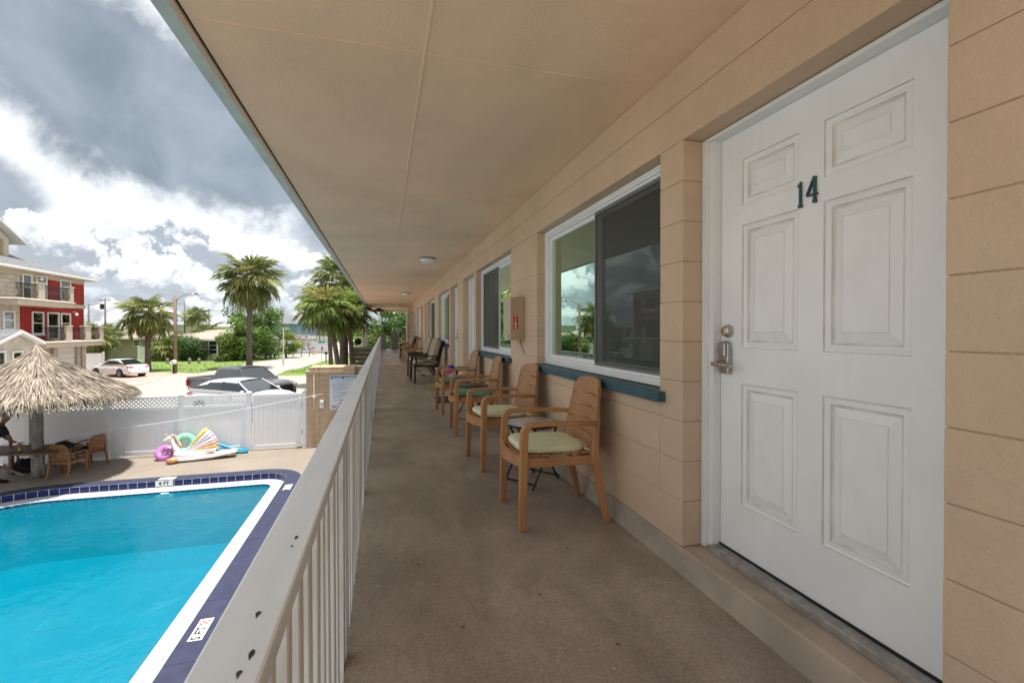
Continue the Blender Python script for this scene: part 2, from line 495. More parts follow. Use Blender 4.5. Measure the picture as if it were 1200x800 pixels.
# doors -------------------------------------------------
PANS = [(.14, .455), (.57, .885)]            # panel spans measured from the hinge side (near for flip 1)
PROWS = [(.592, .812), (-.084, .500), (-.839, -.253)]
def panel_mesh(w, h):
    """raised panel with an ogee moulding, in local (y,z), face on x=0 looking to -x"""
    b = MB()
    rings = [(0, 0), (.0025, .008), (.010, .0125), (.015, .0085), (.028, .0075), (.031, .0135), (.040, .0155), (.074, .0055), (.077, .0035)]
    vs = []
    for ins, dep in rings:
        for sy, sz in ((0, 0), (1, 0), (1, 1), (0, 1)):
            vs.append((dep, ins + sy * (w - 2 * ins), ins + sz * (h - 2 * ins)))
    fs = []
    for i in range(len(rings) - 1):
        for k in range(4):
            k2 = (k + 1) % 4
            fs.append((i * 4 + k, i * 4 + k2, (i + 1) * 4 + k2, (i + 1) * 4 + k))
    n = (len(rings) - 1) * 4
    fs.append((n, n + 1, n + 2, n + 3))
    b.add(vs, fs)
    for i in (0, 4, 5, 7):
        for k in range(4): b.m[i * 4 + k] = 1
    return b
def make_door(y0, y1, flip, number=None, detail=True):
    """door assembly; y0<y1 opening in world, flip -1 mirrors it"""
    root = empty('door', (0, 0, 0)); root.parent = motel; KIDS.setdefault(motel.name, []).append(root)
    root.location = (0, (y0 + y1) / 2, 0)
    ym = (y0 + y1) / 2
    f = flip
    def Y(v): return (v - 1.5) * f          # v: y as measured at door 14
    lx = 1.65 - 1.6
    # leaf with holes for the six panels
    ya, yb = .985, 2.011
    ys = [ya, 1.121, 1.441, 1.555, 1.870, yb]
    zs = [-1.073] + [v for r_ in PROWS[::-1] for v in r_] + [.948]
    L = MB()
    for i in range(5):
        for j in range(7):
            if i in (1, 3) and j in (1, 3, 5): continue
            a, b = Y(ys[i]), Y(ys[i + 1]); c, d = z_(zs[j]), z_(zs[j + 1])
            if f < 0: a, b = b, a
            L.add([(lx, a, c), (lx, b, c), (lx, b, d), (lx, a, d)], [(0, 3, 2, 1)])
    e0, e1 = min(Y(ya), Y(yb)), max(Y(ya), Y(yb))
    L.box(lx + .020, e0, z_(-1.073), lx + .04, e1, z_(.948))
    L.add([(lx, e0, z_(-1.073)), (lx + .020, e0, z_(-1.073)), (lx + .020, e1, z_(-1.073)), (lx, e1, z_(-1.073))], [(0, 1, 2, 3)])
    L.add([(lx, e0, z_(-1.073)), (lx + .020, e0, z_(-1.073)), (lx + .020, e0, z_(.948)), (lx, e0, z_(.948))], [(0, 3, 2, 1)])
    L.add([(lx, e1, z_(-1.073)), (lx + .020, e1, z_(-1.073)), (lx + .020, e1, z_(.948)), (lx, e1, z_(.948))], [(0, 1, 2, 3)])
    L.build('door_leaf', DOORW, root)
    for i in (1, 3):
        for j in (1, 3, 5):
            w_ = ys[i + 1] - ys[i]; h_ = zs[j + 1] - zs[j]
            key = (round(w_, 3), round(h_, 3))
            if key not in PMESH:
                tmp = panel_mesh(w_, h_).build('door_panel', [DOORW, GROOVE])
                PMESH[key] = tmp.data; bpy.data.objects.remove(tmp)
            link('door_panel', PMESH[key], root, (lx, min(Y(ys[i]), Y(ys[i + 1])), z_(zs[j])))
    # frame: brick mould, jambs, head
    F = MB()
    def bx(xa, y_a, za, xb, y_b, zb): F.box(xa - 1.6, Y(y_a), z_(za), xb - 1.6, Y(y_b), z_(zb))
    for s_, o_, i_, j_ in ((1, 2.078, 2.046, 2.013), (-1, .922, .957, .983)):
        bx(1.586, o_, -1.108, 1.70, (o_ + i_) / 2, .966)
        bx(1.592, (o_ + i_) / 2, -1.108, 1.70, i_, .966)
        bx(1.606, i_, -1.105, 1.70, j_, .966)
    bx(1.5865, 2.046, .950, 1.70, .957, .9655); bx(1.5925, 2.04, .9495, 1.62, .96, .952); bx(1.607, 2.014, .949, 1.70, .982, .953)
    bx(1.586, 2.06, .952, 1.60, .94, .9672)
    F.build('door_frame', WHITEP, root, bevel=.003, seg=2)
    T = MB()
    T.box(-.014, Y(.984), z_(-1.106), .048, Y(2.012), z_(-1.083)); T.box(-.02, Y(.984), z_(-1.109), -.012, Y(2.012), z_(-1.078))
    for q in range(9): T.box(-.006 + q * .0055, Y(.99), z_(-1.083), -.0035 + q * .0055, Y(2.008), z_(-1.0815))
    T.build('threshold', ALU, root, bevel=.001)
    B = MB(); B.box(.043, Y(.986), z_(-1.081), .052, Y(2.01), z_(-1.072)); B.box(.0905, Y(.98), z_(-1.09), .11, Y(2.015), z_(.955)); B.build('weather_strip', DARKM, root)
    # deadbolt
    d = MB(); d.lathe([(.033, 0), (.033, -.006), (.026, -.026), (.019, -.030), (.019, -.033), (.014, -.034)], 28, (lx, Y(1.955), z_(-.004)), ax='x')
    d.build('deadbolt', BRASS, root, smooth=True, auto=35)
    # keypad lever lock
    yc = Y(1.962)
    k_ = MB()
    prof = [(-.037, -.225), (.037, -.225), (.037, -.09), (.033, -.062), (.018, -.052), (-.018, -.052), (-.033, -.062), (-.037, -.09)]
    prof = [(p[0] * .85, p[1]) for p in prof]
    k_.prism([(p[0] + yc, z_(p[1] if p[1] > -.2 else p[1] + (.012 if abs(p[0]) > .02 else 0))) for p in prof], lx, lx - .028, ax='x')
    k_.prism([(p[0] * .78 + yc, z_(-.055 + (p[1] + .055) * .42 - .003)) for p in prof], lx - .028, lx - .042, ax='x')
    kp = k_.build('keypad_lock', METAL, root, bevel=.006, seg=3)
    for q in range(6):
        b_ = MB(); b_.lathe([(.0052, 0), (.0052, -.004), (.0035, -.005)], 10, (lx - .042, yc + (q % 3 - 1) * .015, z_(-.075 - (q // 3) * .016)), ax='x')
        b_.build('key_button', ALU, kp, smooth=True)
    l = MB()
    l.lathe([(.017, 0), (.017, -.02), (.012, -.028), (.012, -.05)], 18, (lx - .024, yc, z_(-.165)), ax='x')
    l.tube([(lx - .058, yc + .005 * f, z_(-.165)), (lx - .062, yc - .035 * f * -1, z_(-.166)), (lx - .058, yc + .085 * f * -1 * -1 * -1, z_(-.170))][::1], [.012, .011, .010], 10)
    l.build('lever', BRASS, root, smooth=True, auto=40)
    if number:
        one = [(-.5, 0), (.5, 0), (.5, .6), (.28, .75), (.28, 6), (.1, 6), (-.62, 5.1), (-.62, 4.75), (-.22, 5.05), (-.22, .75), (-.5, .6)]
        four = [[(.25, 0), (1.15, 0), (1.15, .5), (1.0, .65), (1.0, 6.0), (.62, 6.0), (.4, 5.6), (.4, .65), (.25, .5)],
                [(-1.35, 1.75), (1.45, 1.75), (1.45, 2.15), (-1.35, 2.15)], [(-1.35, 2.0), (-1.0, 2.15), (.62, 5.3), (.62, 6.0), (.5, 6.0), (-1.4, 2.2)]]
        sc = .0174
        def dig(polys, yy, zz):
            n_ = MB()
            for p in polys: n_.prism([(yy - a * sc, z_(zz + b * sc)) for a, b in p], lx - .001, lx - .012 - .0008 * polys.index(p), ax='x')
            n_.build('number_digit', [TEAL], root, bevel=.001)
        dig([one], Y(1.541), .500); dig(four, Y(1.487), .504)
    return root
PMESH = {}
GROOVE = mat('groove_grey', (.70, .70, .68), .7, .14, 9)  # slightly greyer white for the groove faces of the panels
d14 = make_door(.92, 2.08, 1, number=True)
dA = None
for i, (a, b, f) in enumerate(doors):
    if i == 0: continue
    if f == 1:
        d = copy_tree(d14, motel)
        for ch in list(KIDS[d.name]):
            if ch.name.startswith('number'):
                KIDS[d.name].remove(ch); bpy.data.objects.remove(ch)
    else:
        if dA is None: dA = d = make_door(a, b, -1)
        else: d = copy_tree(dA, motel)
    d.location = (0, (a + b) / 2, 0)

# windows -------------------------------------------------
SCREEN = bpy.data.materials.new('insect_screen'); SCREEN.use_nodes = True
def finish_screen():
    nt = SCREEN.node_tree; N = NT(nt)
    p = nt.nodes['Principled BSDF']; p.inputs['Base Color'].default_value = (.05, .055, .055, 1); p.inputs['Roughness'].default_value = .38
    tr = N.n('ShaderNodeBsdfTransparent'); mx = N.n('ShaderNodeMixShader')
    mx.inputs[0].default_value = .42
    nt.links.new(tr.outputs[0], mx.inputs[1]); nt.links.new(p.outputs[0], mx.inputs[2])
    nt.links.new(mx.outputs[0], nt.nodes['Material Output'].inputs[0])
finish_screen()
GREYF = mat('grey_screen_frame', (.16, .16, .165), .45, .1)
def make_window(y0, y1, flip):
    root = empty('window'); root.parent = motel; KIDS[motel.name].append(root)
    W2 = (y1 - y0) / 2; f = flip
    root.location = (0, (y0 + y1) / 2, 0)
    zt, zb = z_(.966), z_(-.328)
    def fr(b, xa, xb, ya, yb, za, zc, t):     # rectangular frame in the wall plane
        b.box(xa, ya, za, xb, ya + t, zc); b.box(xa, yb - t, za, xb, yb, zc)
        b.box(xa, ya + t, za, xb, yb - t, za + t); b.box(xa, ya + t, zc - t, xb, yb - t, zc)
    F = MB()
    fr(F, -.045, .05, -W2 + .004, W2 - .004, zb, zt, .042)
    fr(F, -.032, .05, -W2 + .046, W2 - .046, zb + .042, zt - .042, .018)
    F.build('window_frame', WHITEP, root, bevel=.003, seg=2)
    a, c, b = -W2 + .064, 0, W2 - .064
    # glass-only half (far for flip 1) and screened half
    gl = (c, b) if f > 0 else (a, c); sn = (a, c) if f > 0 else (c, b)
    Sx = MB(); fr(Sx, -.004, .02, gl[0] - (.02 if f > 0 else 0), gl[1] + (0 if f > 0 else .02), zb + .06, zt - .06, .034)
    Sx.build('sash', WHITEP, root, bevel=.002)
    S2 = MB(); fr(S2, .022, .045, sn[0], sn[1], zb + .06, zt - .06, .034); S2.build('sash', WHITEP, root, bevel=.002)
    P1 = MB(); P1.box(.006, gl[0] + .014, zb + .094, .010, gl[1] - .034, zt - .094); P1.build('pane', GLASS, root)
    P2 = MB(); P2.box(.030, sn[0] + .034, zb + .094, .034, sn[1] - .034, zt - .094); P2.build('pane', GLASS, root)
    Q = MB(); fr(Q, -.012, .000, sn[0] + .002, sn[1] - .004, zb + .058, zt - .058, .02)
    sc = Q.build('screen_frame', GREYF, root, bevel=.001)
    Q = MB(); Q.box(-.006, sn[0] + .02, zb + .078, -.005, sn[1] - .022, zt - .078); Q.build('insect_screen', SCREEN, root)
    # vertical blind
    V = MB(); n = int(2 * W2 / .09)
    vs = []; fs = []
    for i in range(n * 2 + 1):
        yy = -W2 + .02 + i * (2 * W2 - .04) / (2 * n); xx = .12 + (.02 if i % 2 else 0)
        vs += [(xx, yy, zb), (xx, yy, zt)]
        if i: fs.append((2 * i - 2, 2 * i, 2 * i + 1, 2 * i - 1))
    V.add(vs, fs); V.build('vertical_blind', BLIND, root)
    s_ = MB()
    s_.box(1.425 - 1.6, -W2 - .055, z_(-.388), -.06, W2 + .05, z_(-.332)); s_.box(-.07, -W2 + .003, z_(-.385), .09, W2 - .003, z_(-.334))
    s_.build('window_sill', TEAL, root, bevel=.006, seg=2)
    return root
wp = {}
for a, b, f in wins:
    if f in wp: w_ = copy_tree(wp[f], motel); w_.location = (0, (a + b) / 2, 0)
    else: wp[f] = make_window(a, b, f)

# ceiling, fascia, roof ------------------------------------
FX = -.832
CT = 1.374
pans = [-3, -.05] + [2.38 + 2.44 * i for i in range(12)] + [YEND]
XS = .205
for i in range(len(pans) - 1):
    for x0, x1 in ((FX + .01, XS - .0015), (XS + .0015, WX + .15)):
        b = MB(); dz = random.uniform(0, .0012)
        b.box(x0, pans[i] + .0012, z_(CT) + dz, x1, pans[i + 1] - .0012, z_(CT + .02))
        mb_m(b, 'ceiling_panel', CEIL)
b = MB()
for i in range(1, len(pans) - 1):
    b.box(FX + .02, pans[i] - .006, z_(CT) - .0012, WX - .002, pans[i] + .006, z_(CT) + .003)
b.box(XS - .007, -3, z_(CT) - .0022, XS + .007, YEND, z_(CT) + .003)
mb_m(b, 'joint_tape', CEIL, bevel=.001)
b = MB(); b.box(FX, -3, z_(CT + .03), 5.5, YEND + .3, z_(CT + .30)); b.box(-.9, -3.2, z_(CT + .301), 9.5, YEND + .5, z_(CT + .34)); mb_m(b, 'roof', mat('roof_membrane', (.55, .55, .53), .8))
b = MB(); b.box(FX, -3, z_(CT - .012), FX - .030, YEND + .3, z_(CT + .2)); mb_m(b, 'soffit_trim', WALL, bevel=.002)
b = MB(); b.box(FX - .0305, -3, z_(CT + .012), FX - .10, YEND + .32, z_(CT + .24)); b.box(FX - .03, -3, z_(CT + .002), FX - .105, YEND + .32, z_(CT + .012))
mb_m(b, 'fascia', mat('fascia_paint', (.50, .57, .545), .5, .12, 6, .1, 40), bevel=.003)
b = MB(); b.box(FX + .0005, -3, z_(CT + .004), FX + .0098, YEND, z_(CT + .02)); mb_m(b, 'soffit_gap_shade', DARK)  # near-black strip, shade of the open gap put into its colour
# end beam and the storey below
b = MB(); b.box(FX + .012, YEND, z_(CT - .10), 5, YEND + .25, z_(CT + .02)); mb_m(b, 'end_beam', WALL)
b = MB(); b.box(1.2, -3, 0, 1.35, YEND, FZ - .17); b.box(-.1, -3, FZ - .30, 1.7, YEND, FZ - .165); b.box(1.96, -3, 0, 9, YEND, z_(1.36)); mb_m(b, 'lower_wall', WALL)

# ceiling lamps
LAMPW = mat('lamp_glass', (.78, .79, .78), .3, .04)
LAMPB = mat('lamp_rim', (.28, .25, .21), .5)
def ceiling_lamp(x, y, col=None):
    t = empty('ceiling_light', (x, y, z_(CT)), label='x', cat='ceiling light')
    m = MB(); m.lathe([(.155, -.001), (.16, -.012), (.15, -.026), (.14, -.028)], 28); m.build('rim', LAMPB, t, smooth=True, auto=40)
    m = MB(); m.lathe([(.142, -.026), (.138, -.05), (.118, -.075), (.08, -.092), (.03, -.10), (.004, -.101)], 28); m.build('shade', col or LAMPW, t, smooth=True)
    return t
cl = ceiling_lamp(.82, 9.03)
cl['label'] = 'nearest round white ceiling light above the walkway'; cl['group'] = 'ceiling lights along the walkway'
for y, lb in ((17.6, 'middle white ceiling light, farther down the walkway'), (26.3, 'farthest small dome light on the walkway ceiling')):
    c = copy_tree(cl); c.location.y = y; c['label'] = lb
MAR = mat('maroon_paint', (.16, .06, .05), .6)
t = empty('ceiling_light', (-.25, 30.6, z_(CT)), label='dark red hanging lamp at the far end of the walkway ceiling', cat='ceiling light')
m = MB(); m.lathe([(.12, 0), (.12, -.03), (.30, -.09), (.46, -.13), (.46, -.16), (.28, -.21), (.1, -.24)], 20); m.build('shade', MAR, t, smooth=True)

# ------------------------------------------------------------------ railing
RAILP = mat('railing_paint', (.84, .89, .92), .42, 0, 2.0, .12, 30, bd=.001, col2=(.74, .78, .80), det=8, stretch=(4, .6, 1))
def finish_rail():
    p, N, nt = base(RAILP)
    co = N.coord('Object')
    c0 = p.inputs['Base Color'].links[0].from_socket
    grime = N.mr(N.noise(N.vmap(co, scale=(6, 1.2, 1.2)), 3, 8, .7, 1), .56, .74)
    c = N.mix(N.math('MULTIPLY', grime, .4), c0, (.50, .485, .46))
    nt.links.new(c, p.inputs['Base Color'])
finish_rail()
PICK = mat('picket_paint', (.84, .885, .91), .5, 0, 2.5, .15, 50, bd=.001, col2=(.62, .60, .57), det=8, stretch=(3, 3, .9))
rail = empty('balcony_railing', (-.18, 0, FZ), label='long white painted timber railing with vertical pickets beside the walkway', cat='railing')
RX0, RX1 = -.222, -.137
r = MB()
ys = [-2.0]
seg_ends = [6.4, 13.7, 21.0, 28.4, 31.2]
for e in seg_ends:
    m = MB(); m.box(RX0 + .18, ys[-1] + .001, z_(-.436) - FZ, RX1 + .18, e - .001, z_(-.40) - FZ)
    m.build('top_rail', RAILP, rail, bevel=.005, seg=2); ys.append(e)
# paint chips and nail holes on the near rail
CH = mat('chipped_wood', (.06, .06, .065), .8, .3, 20)
for q, (px, py, s_) in enumerate([(346, 631, .010), (341, 641, .006), (300, 722, .010), (292, 770, .011), (277, 793, .009)]):
    c = G(px, py, z_(-.40)) + Vector((0, 0, .0006))
    m = MB(); n = 18; s_ *= .85
    pts = [(c.x + .18 + (math.cos(2 * PI * k / n) + .5 * math.sin(4 * PI * k / n)) * s_ * .32 * random.uniform(.75, 1.15), c.y + math.sin(2 * PI * k / n) * s_ * random.uniform(.85, 1.15)) for k in range(n)]
    m.prism(pts, z_(-.3999) - FZ, z_(-.3993) - FZ); m.build('paint_chip', CH, rail)
pm = MB(); pm.box(-.019, -.019, -.165, .019, .019, z_(-.4365) - FZ)
pk = pm.build('picket', PICK, rail, bevel=.003, loc=(0, -1.9, 0)); pk.location.x = .01
y = -1.9; n = 0
while y < 31:
    y += .125; n += 1
    if n % 15 == 0: continue
    o = link('picket', pk.data, rail, (.0095 + random.uniform(-.002, .002), y + random.uniform(-.004, .004), 0), (random.uniform(-.004, .004), random.uniform(-.004, .004), random.uniform(-.05, .05)))
    b_ = o.modifiers.new('bevel', 'BEVEL'); b_.width = .003
pm = MB(); pm.box(-.044, -.044, -.30, .044, .044, z_(-.4365) - FZ)
pst = None; y = -1.9 + .125 * 15
while y < 31.3:
    o = pm.build('post', PICK, rail, bevel=.004) if pst is None else link('post', pst, rail)
    pst = o.data; o.location = (-.006, y, 0); y += .125 * 15
# low grey piers closing the far end
PIERM = mat('grey_pier_paint', (.33, .33, .33), .7, .1)
for x0, x1, lb in ((-.15, .20, 'grey end pier beside the end of the railing'), (.52, .95, 'grey end pier nearer the wall at the far end of the walkway')):
    m = MB(); m.box(x0, 31.3, FZ + .001, x1, 31.45, FZ + 1.0); m.box(x0 - .02, 31.28, FZ + 1.0, x1 + .02, 31.47, FZ + 1.04)
    tag(m.build('pier', PIERM, bevel=.004), lb, 'pier', 'grey piers at the end of the walkway')
# ------------------------------------------------------------------ furniture of the walkway
def sweep(b, pts, w, h, up=(0, 1, 0), mi=None):
    """rectangular section swept along pts; w across 'up', h along it (numbers or lists)"""
    pts = [Vector(p) for p in pts]; up = Vector(up); vs = []; fs = []
    ws = w if isinstance(w, list) else [w] * len(pts); hs = h if isinstance(h, list) else [h] * len(pts)
    for i, p in enumerate(pts):
        d = (pts[min(i + 1, len(pts) - 1)] - pts[max(i - 1, 0)]).normalized()
        u = (up - d * up.dot(d)).normalized(); a = d.cross(u)
        # keep the thickness through bends
        k = 1.0
        if 0 < i < len(pts) - 1:
            c_ = (pts[i + 1] - p).normalized().dot((p - pts[i - 1]).normalized()); k = 1 / max(.75, math.sqrt((1 + c_) / 2))
        for sx, sy in ((-1, -1), (1, -1), (1, 1), (-1, 1)):
            vs.append(p + a * (sx * ws[i] / 2 * k) + u * (sy * hs[i] / 2))
    n = len(pts)
    for i in range(n - 1):
        for k in range(4):
            fs.append((i * 4 + k, i * 4 + (k + 1) % 4, i * 4 + 4 + (k + 1) % 4, i * 4 + 4 + k))
    fs += [(3, 2, 1, 0), tuple(4 * n - 4 + k for k in range(4))]
    return b.add(vs, fs, mi)
def arc(cx, cz, r, a0, a1, n, y=0):
    return [(cx + r * math.cos(R(a0 + (a1 - a0) * i / n)), y, cz + r * math.sin(R(a0 + (a1 - a0) * i / n))) for i in range(n + 1)]

WOOD = mat('resin_wood', (.43, .215, .092), .45, .22, 5, .06, 90, bd=.001, spec=.4, stretch=(1, 1, .5))
TEAK = mat('teak', (.23, .105, .04), .5, .3, 6, .1, 60, bd=.001, stretch=(1, 3, 3))
TEAKD = mat('dark_teak', (.13, .055, .03), .5, .3, 6)
def cushion_mesh(w, d, h, n=14, sag=.35):
    """rounded square pad, centre origin at its base"""
    b = MB(); vs = []; fs = []
    def sq(t, e=4.5):
        c, s_ = math.cos(t), math.sin(t)
        k = (abs(c) ** e + abs(s_) ** e) ** (-1 / e)
        return c * k, s_ * k
    rings = [(.90, 0), (.975, .12), (1.0, .38), (1.0, .62), (.975, .86), (.93, .96), (.8, 1.03), (.5, 1.10), (.15, 1.12)]
    m_ = 44
    for r_, z in rings:
        for k in range(m_):
            x, y = sq(2 * PI * k / m_)
            vs.append((x * r_ * w / 2, y * r_ * d / 2, z * h))
    for i in range(len(rings) - 1):
        for k in range(m_):
            k2 = (k + 1) % m_
            fs.append((i * m_ + k, i * m_ + k2, (i + 1) * m_ + k2, (i + 1) * m_ + k))
    fs.append(tuple(range(m_))[::-1]); fs.append(tuple((len(rings) - 1) * m_ + k for k in range(m_)))
    return b.add(vs, fs)
def make_armchair(m, label, cat='chair'):
    t = empty('armchair', label=label, cat=cat)
    for s_ in (-1, 1):
        L = MB(); y = s_ * .268
        pts = [(-.262, y, 0), (-.258, y, .2), (-.252, y, .43), (-.250, y, .56), (-.246, y, .612), (-.232, y, .638), (-.205, y, .648)]
        sweep(L, pts, [.042, .046, .050, .048, .046, .040, .032], .044); L.build('leg', m, t, bevel=.006, seg=2)
        A = MB(); sweep(A, [(-.222, y, .650), (-.1, y, .654), (.08, y, .648), (.235, y * .955, .640)], .028, [.058, .062, .056, .046], up=(0, 1, 0)); A.build('armrest', m, t, bevel=.008, seg=3)
        B = MB(); sweep(B, [(.315, y * .94, 0), (.265, y * .93, .22), (.225, y * .92, .42), (.235, y * .90, .50), (.250, y * .87, .66), (.270, y * .80, .80)], [.040, .044, .046, .040, .034, .018], [.040, .042, .042, .036, .030, .014]); B.build('leg', m, t, bevel=.005, seg=2)
        Q = MB(); sweep(Q, [(-.235, y * .98, .415), (.225, y * .92, .405)], .055, .022); Q.build('side_rail', m, t, bevel=.005, seg=2)
    # bowed front apron and seat plate
    Q = MB(); sweep(Q, [(-.258 - .055 * (1 - (i / 5) ** 2), .252 * i / 5, .418) for i in range(-5, 6)], .062, .020, up=(1, 0, 0)) if False else None
    vs = []; fs = []
    for i in range(-6, 7):
        u = i / 6; xf = -.262 - .060 * (1 - u * u)
        for dx, dz in ((0, .452), (.03, .458), (.022, .392), (.0, .385)): vs.append((xf + dx, .25 * u, dz))
    for i in range(12):
        for k in range(4): fs.append((i * 4 + k, i * 4 + (k + 1) % 4, i * 4 + 4 + (k + 1) % 4, i * 4 + 4 + k))
    fs += [(0, 1, 2, 3), (51, 50, 49, 48)]
    Q.add(vs, fs); Q.build('front_rail', m, t, bevel=.004, seg=2)
    for k in range(7):
        x = -.232 + k * .068
        Q = MB(); hw = .245 - .004 * k
        sweep(Q, [(x, hw * j / 4, .448 - .012 * (1 - (j / 4) ** 2)) for j in range(-4, 5)], .058, .014, up=(0, 0, 1)); Q.build('seat_slat', m, t, bevel=.003)
    Q = MB(); Q.box(.19, -.235, .375, .215, .235, .43); Q.build('back_rail', m, t, bevel=.005)
    # curved back: five slats between stiles, arched top
    zz = [.455, .535, .618, .702, .786, .905]
    def xb(z, u): return .215 + (z - .44) * .235 - .030 * (u * u - 1) * -1 + .0 
    def half(z): return .232 - max(0, z - .55) * .05
    for j in range(5):
        z0, z1 = zz[j] + .0, zz[j + 1] - .0065
        Q = MB(); vs = []; fs = []; nn = 10
        for i in range(nn + 1):
            u = -1 + 2 * i / nn
            bow = .016 * (1 - u * u)
            top = z1 + bow; bot = z0 + bow
            if j == 4:
                top = z1 - .040 * abs(u) ** 6 + .014 * (1 - u * u); bot = z0 + bow
            edge = .0
            if j > 0 and abs(u) > .85: bot -= .0075   # slats run together at the stiles
            for z, th in ((bot, 0), (bot, .018), (top, .018), (top, 0)):
                hw = half(z) * (1 - (.06 if j == 4 and z == top and abs(u) > .95 else 0))
                x = .203 + (z - .44) * .165 + .034 * (1 - u * u)
                vs.append((x + th, hw * u, z))
        for i in range(nn):
            for k in range(4): fs.append((i * 4 + k, i * 4 + (k + 1) % 4, i * 4 + 4 + (k + 1) % 4, i * 4 + 4 + k))
        fs += [(0, 1, 2, 3), tuple(nn * 4 + k for k in (3, 2, 1, 0))]
        Q.add(vs, fs); Q.build('back_slat', m, t, bevel=.003, seg=2)
    return t
AC = 'wood-look armchairs along the motel wall'
ch1 = make_armchair(WOOD, 'brown slatted armchair nearest the camera, pale green seat pad on it')
ch1['group'] = AC
def put(o, x, y, rz, z=None): o.location = (x, y, FZ if z is None else z); o.rotation_euler.z = rz
put(ch1, 1.09, 3.02, R(-1.5))
chs = [ch1]
for x, y, rz, lb in ((1.08, 4.30, R(4), 'second brown slatted armchair, just beyond the white-topped folding table, pale green pad'),
                     (1.085, 5.69, R(-2), 'third brown slatted armchair under the second window, darker green pad, before the grey-topped table'),
                     (1.085, 7.17, R(3), 'fourth brown slatted armchair, with the beach ball lying on its green pad'),
                     (1.12, 15.3, R(2), 'single brown armchair just behind the two black cushioned patio chairs'),
                     (1.05, 19.4, R(-3), 'near brown armchair of the far cluster, by the railing end'),
                     (1.12, 22.3, R(2), 'brown armchair of the far cluster beyond the black framed chair'),
                     (1.12, 23.4, R(-2), 'last brown armchair at the far end of the walkway')):
    c = copy_tree(ch1); put(c, x, y, rz); c['label'] = lb; chs.append(c)
PALEG = mat('pale_green_canvas', (.72, .74, .50), .85, .05, 6, .25, 500, bd=.001)
MIDG = mat('green_canvas', (.16, .34, .22), .85, .1, 6, .25, 500, bd=.001)
pad = cushion_mesh(.455, .445, .05)
def add_pad(ch, m, label, first=None):
    o = pad.build('seat_cushion', m, smooth=True) if first is None else link('seat_cushion', first.data)
    o.location = ch.location + Vector((-.03, 0, .452)); o.rotation_euler = (0, R(1.5), ch.rotation_euler.z)
    tag(o, label, 'cushion', 'tied seat cushions on the armchairs')
    for s_ in (-1, 1):
        st = MB(); st.tube([(.21, s_ * .19, .02), (.245, s_ * .205, .012), (.262, s_ * .225, -.03), (.268, s_ * .235, -.16 if s_ < 0 else -.07)], .006, 6)
        st.build('tie_strap', m, o, smooth=True)
    return o
p1 = add_pad(chs[0], PALEG, 'pale yellow-green square cushion on the nearest armchair')
p2 = add_pad(chs[1], PALEG, 'pale yellow-green cushion on the second armchair, beyond the marbled table top')
p3 = add_pad(chs[2], MIDG, 'mid green cushion on the third armchair')
p4 = add_pad(chs[3], MIDG, 'mid green cushion under the beach ball on the fourth armchair')
# folding side tables
MARB = mat('marbled_top', (.60, .61, .60), .35, 0, 7, col2=(.30, .30, .30), det=8)
GTOP = mat('dark_stone_top', (.09, .085, .08), .35, .3, 9)
def side_table(top, label):
    t = empty('folding_side_table', label=label, cat='side table', group='folding round tables between the armchairs')
    m = MB(); m.lathe([(.205, .470), (.212, .474), (.212, .484), (.204, .488)], 40); m.build('table_top', top, t, smooth=True, auto=30)
    m = MB()
    pts = [(.226 * math.cos(2 * PI * k / 40), .226 * math.sin(2 * PI * k / 40), .478) for k in range(41)]
    m.tube([(.2185 * math.cos(2 * PI * k / 40), .2185 * math.sin(2 * PI * k / 40), .476) for k in range(41)], .0095, 8, cap=False); m.build('rim', DARKM, t, smooth=True)
    for s_ in (-1, 1):
        for q in (-1, 1):
            m = MB(); yy = q * (.125 if s_ > 0 else .145)
            m.bar((s_ * .19, yy, 0), (-s_ * .15, yy, .468), .016, .012, up=(0, 1, 0)); m.build('leg', DARKM, t, bevel=.002)
        m = MB(); m.bar((s_ * .165, -.15, .035), (s_ * .165, .15, .035), .012, .012); m.build('stretcher', DARKM, t)
    return t
t1 = side_table(MARB, 'folding side table with pale marbled round top and black rim beside the nearest armchair'); put(t1, 1.18, 3.66, R(35))
t2 = side_table(GTOP, 'folding side table with dark grey round top between the third and fourth armchairs'); put(t2, 1.18, 6.38, R(30))
# beach ball on the fourth chair
BALLR = [mat('ball_red', (.62, .03, .08), .3), mat('ball_white', (.8, .8, .82), .3), mat('ball_blue', (.03, .04, .33), .3)]
bl = MB(); r_ = .098; vs = []; fs = []; nu, nv = 24, 14
b_ = MB()
for i in range(nv):
    for k in range(nu):
        q = [(i, k), (i, k + 1), (i + 1, k + 1), (i + 1, k)]
        pv = []
        for a, c in q:
            th = PI * a / nv; ph = 2 * PI * c / nu
            pv.append((r_ * math.sin(th) * math.cos(ph), r_ * math.sin(th) * math.sin(ph), r_ * math.cos(th)))
        b_.add(pv, [(0, 1, 2, 3)], (k * 6 // nu) % 3 if 1 < i < nv - 2 or True else 1)
o = b_.build('beach_ball', BALLR, smooth=True)
o.location = (1.02, 7.20, FZ + .61); o.rotation_euler = (R(70), R(25), R(20))
tag(o, 'red, white and blue beach ball resting on an armchair seat', 'ball')
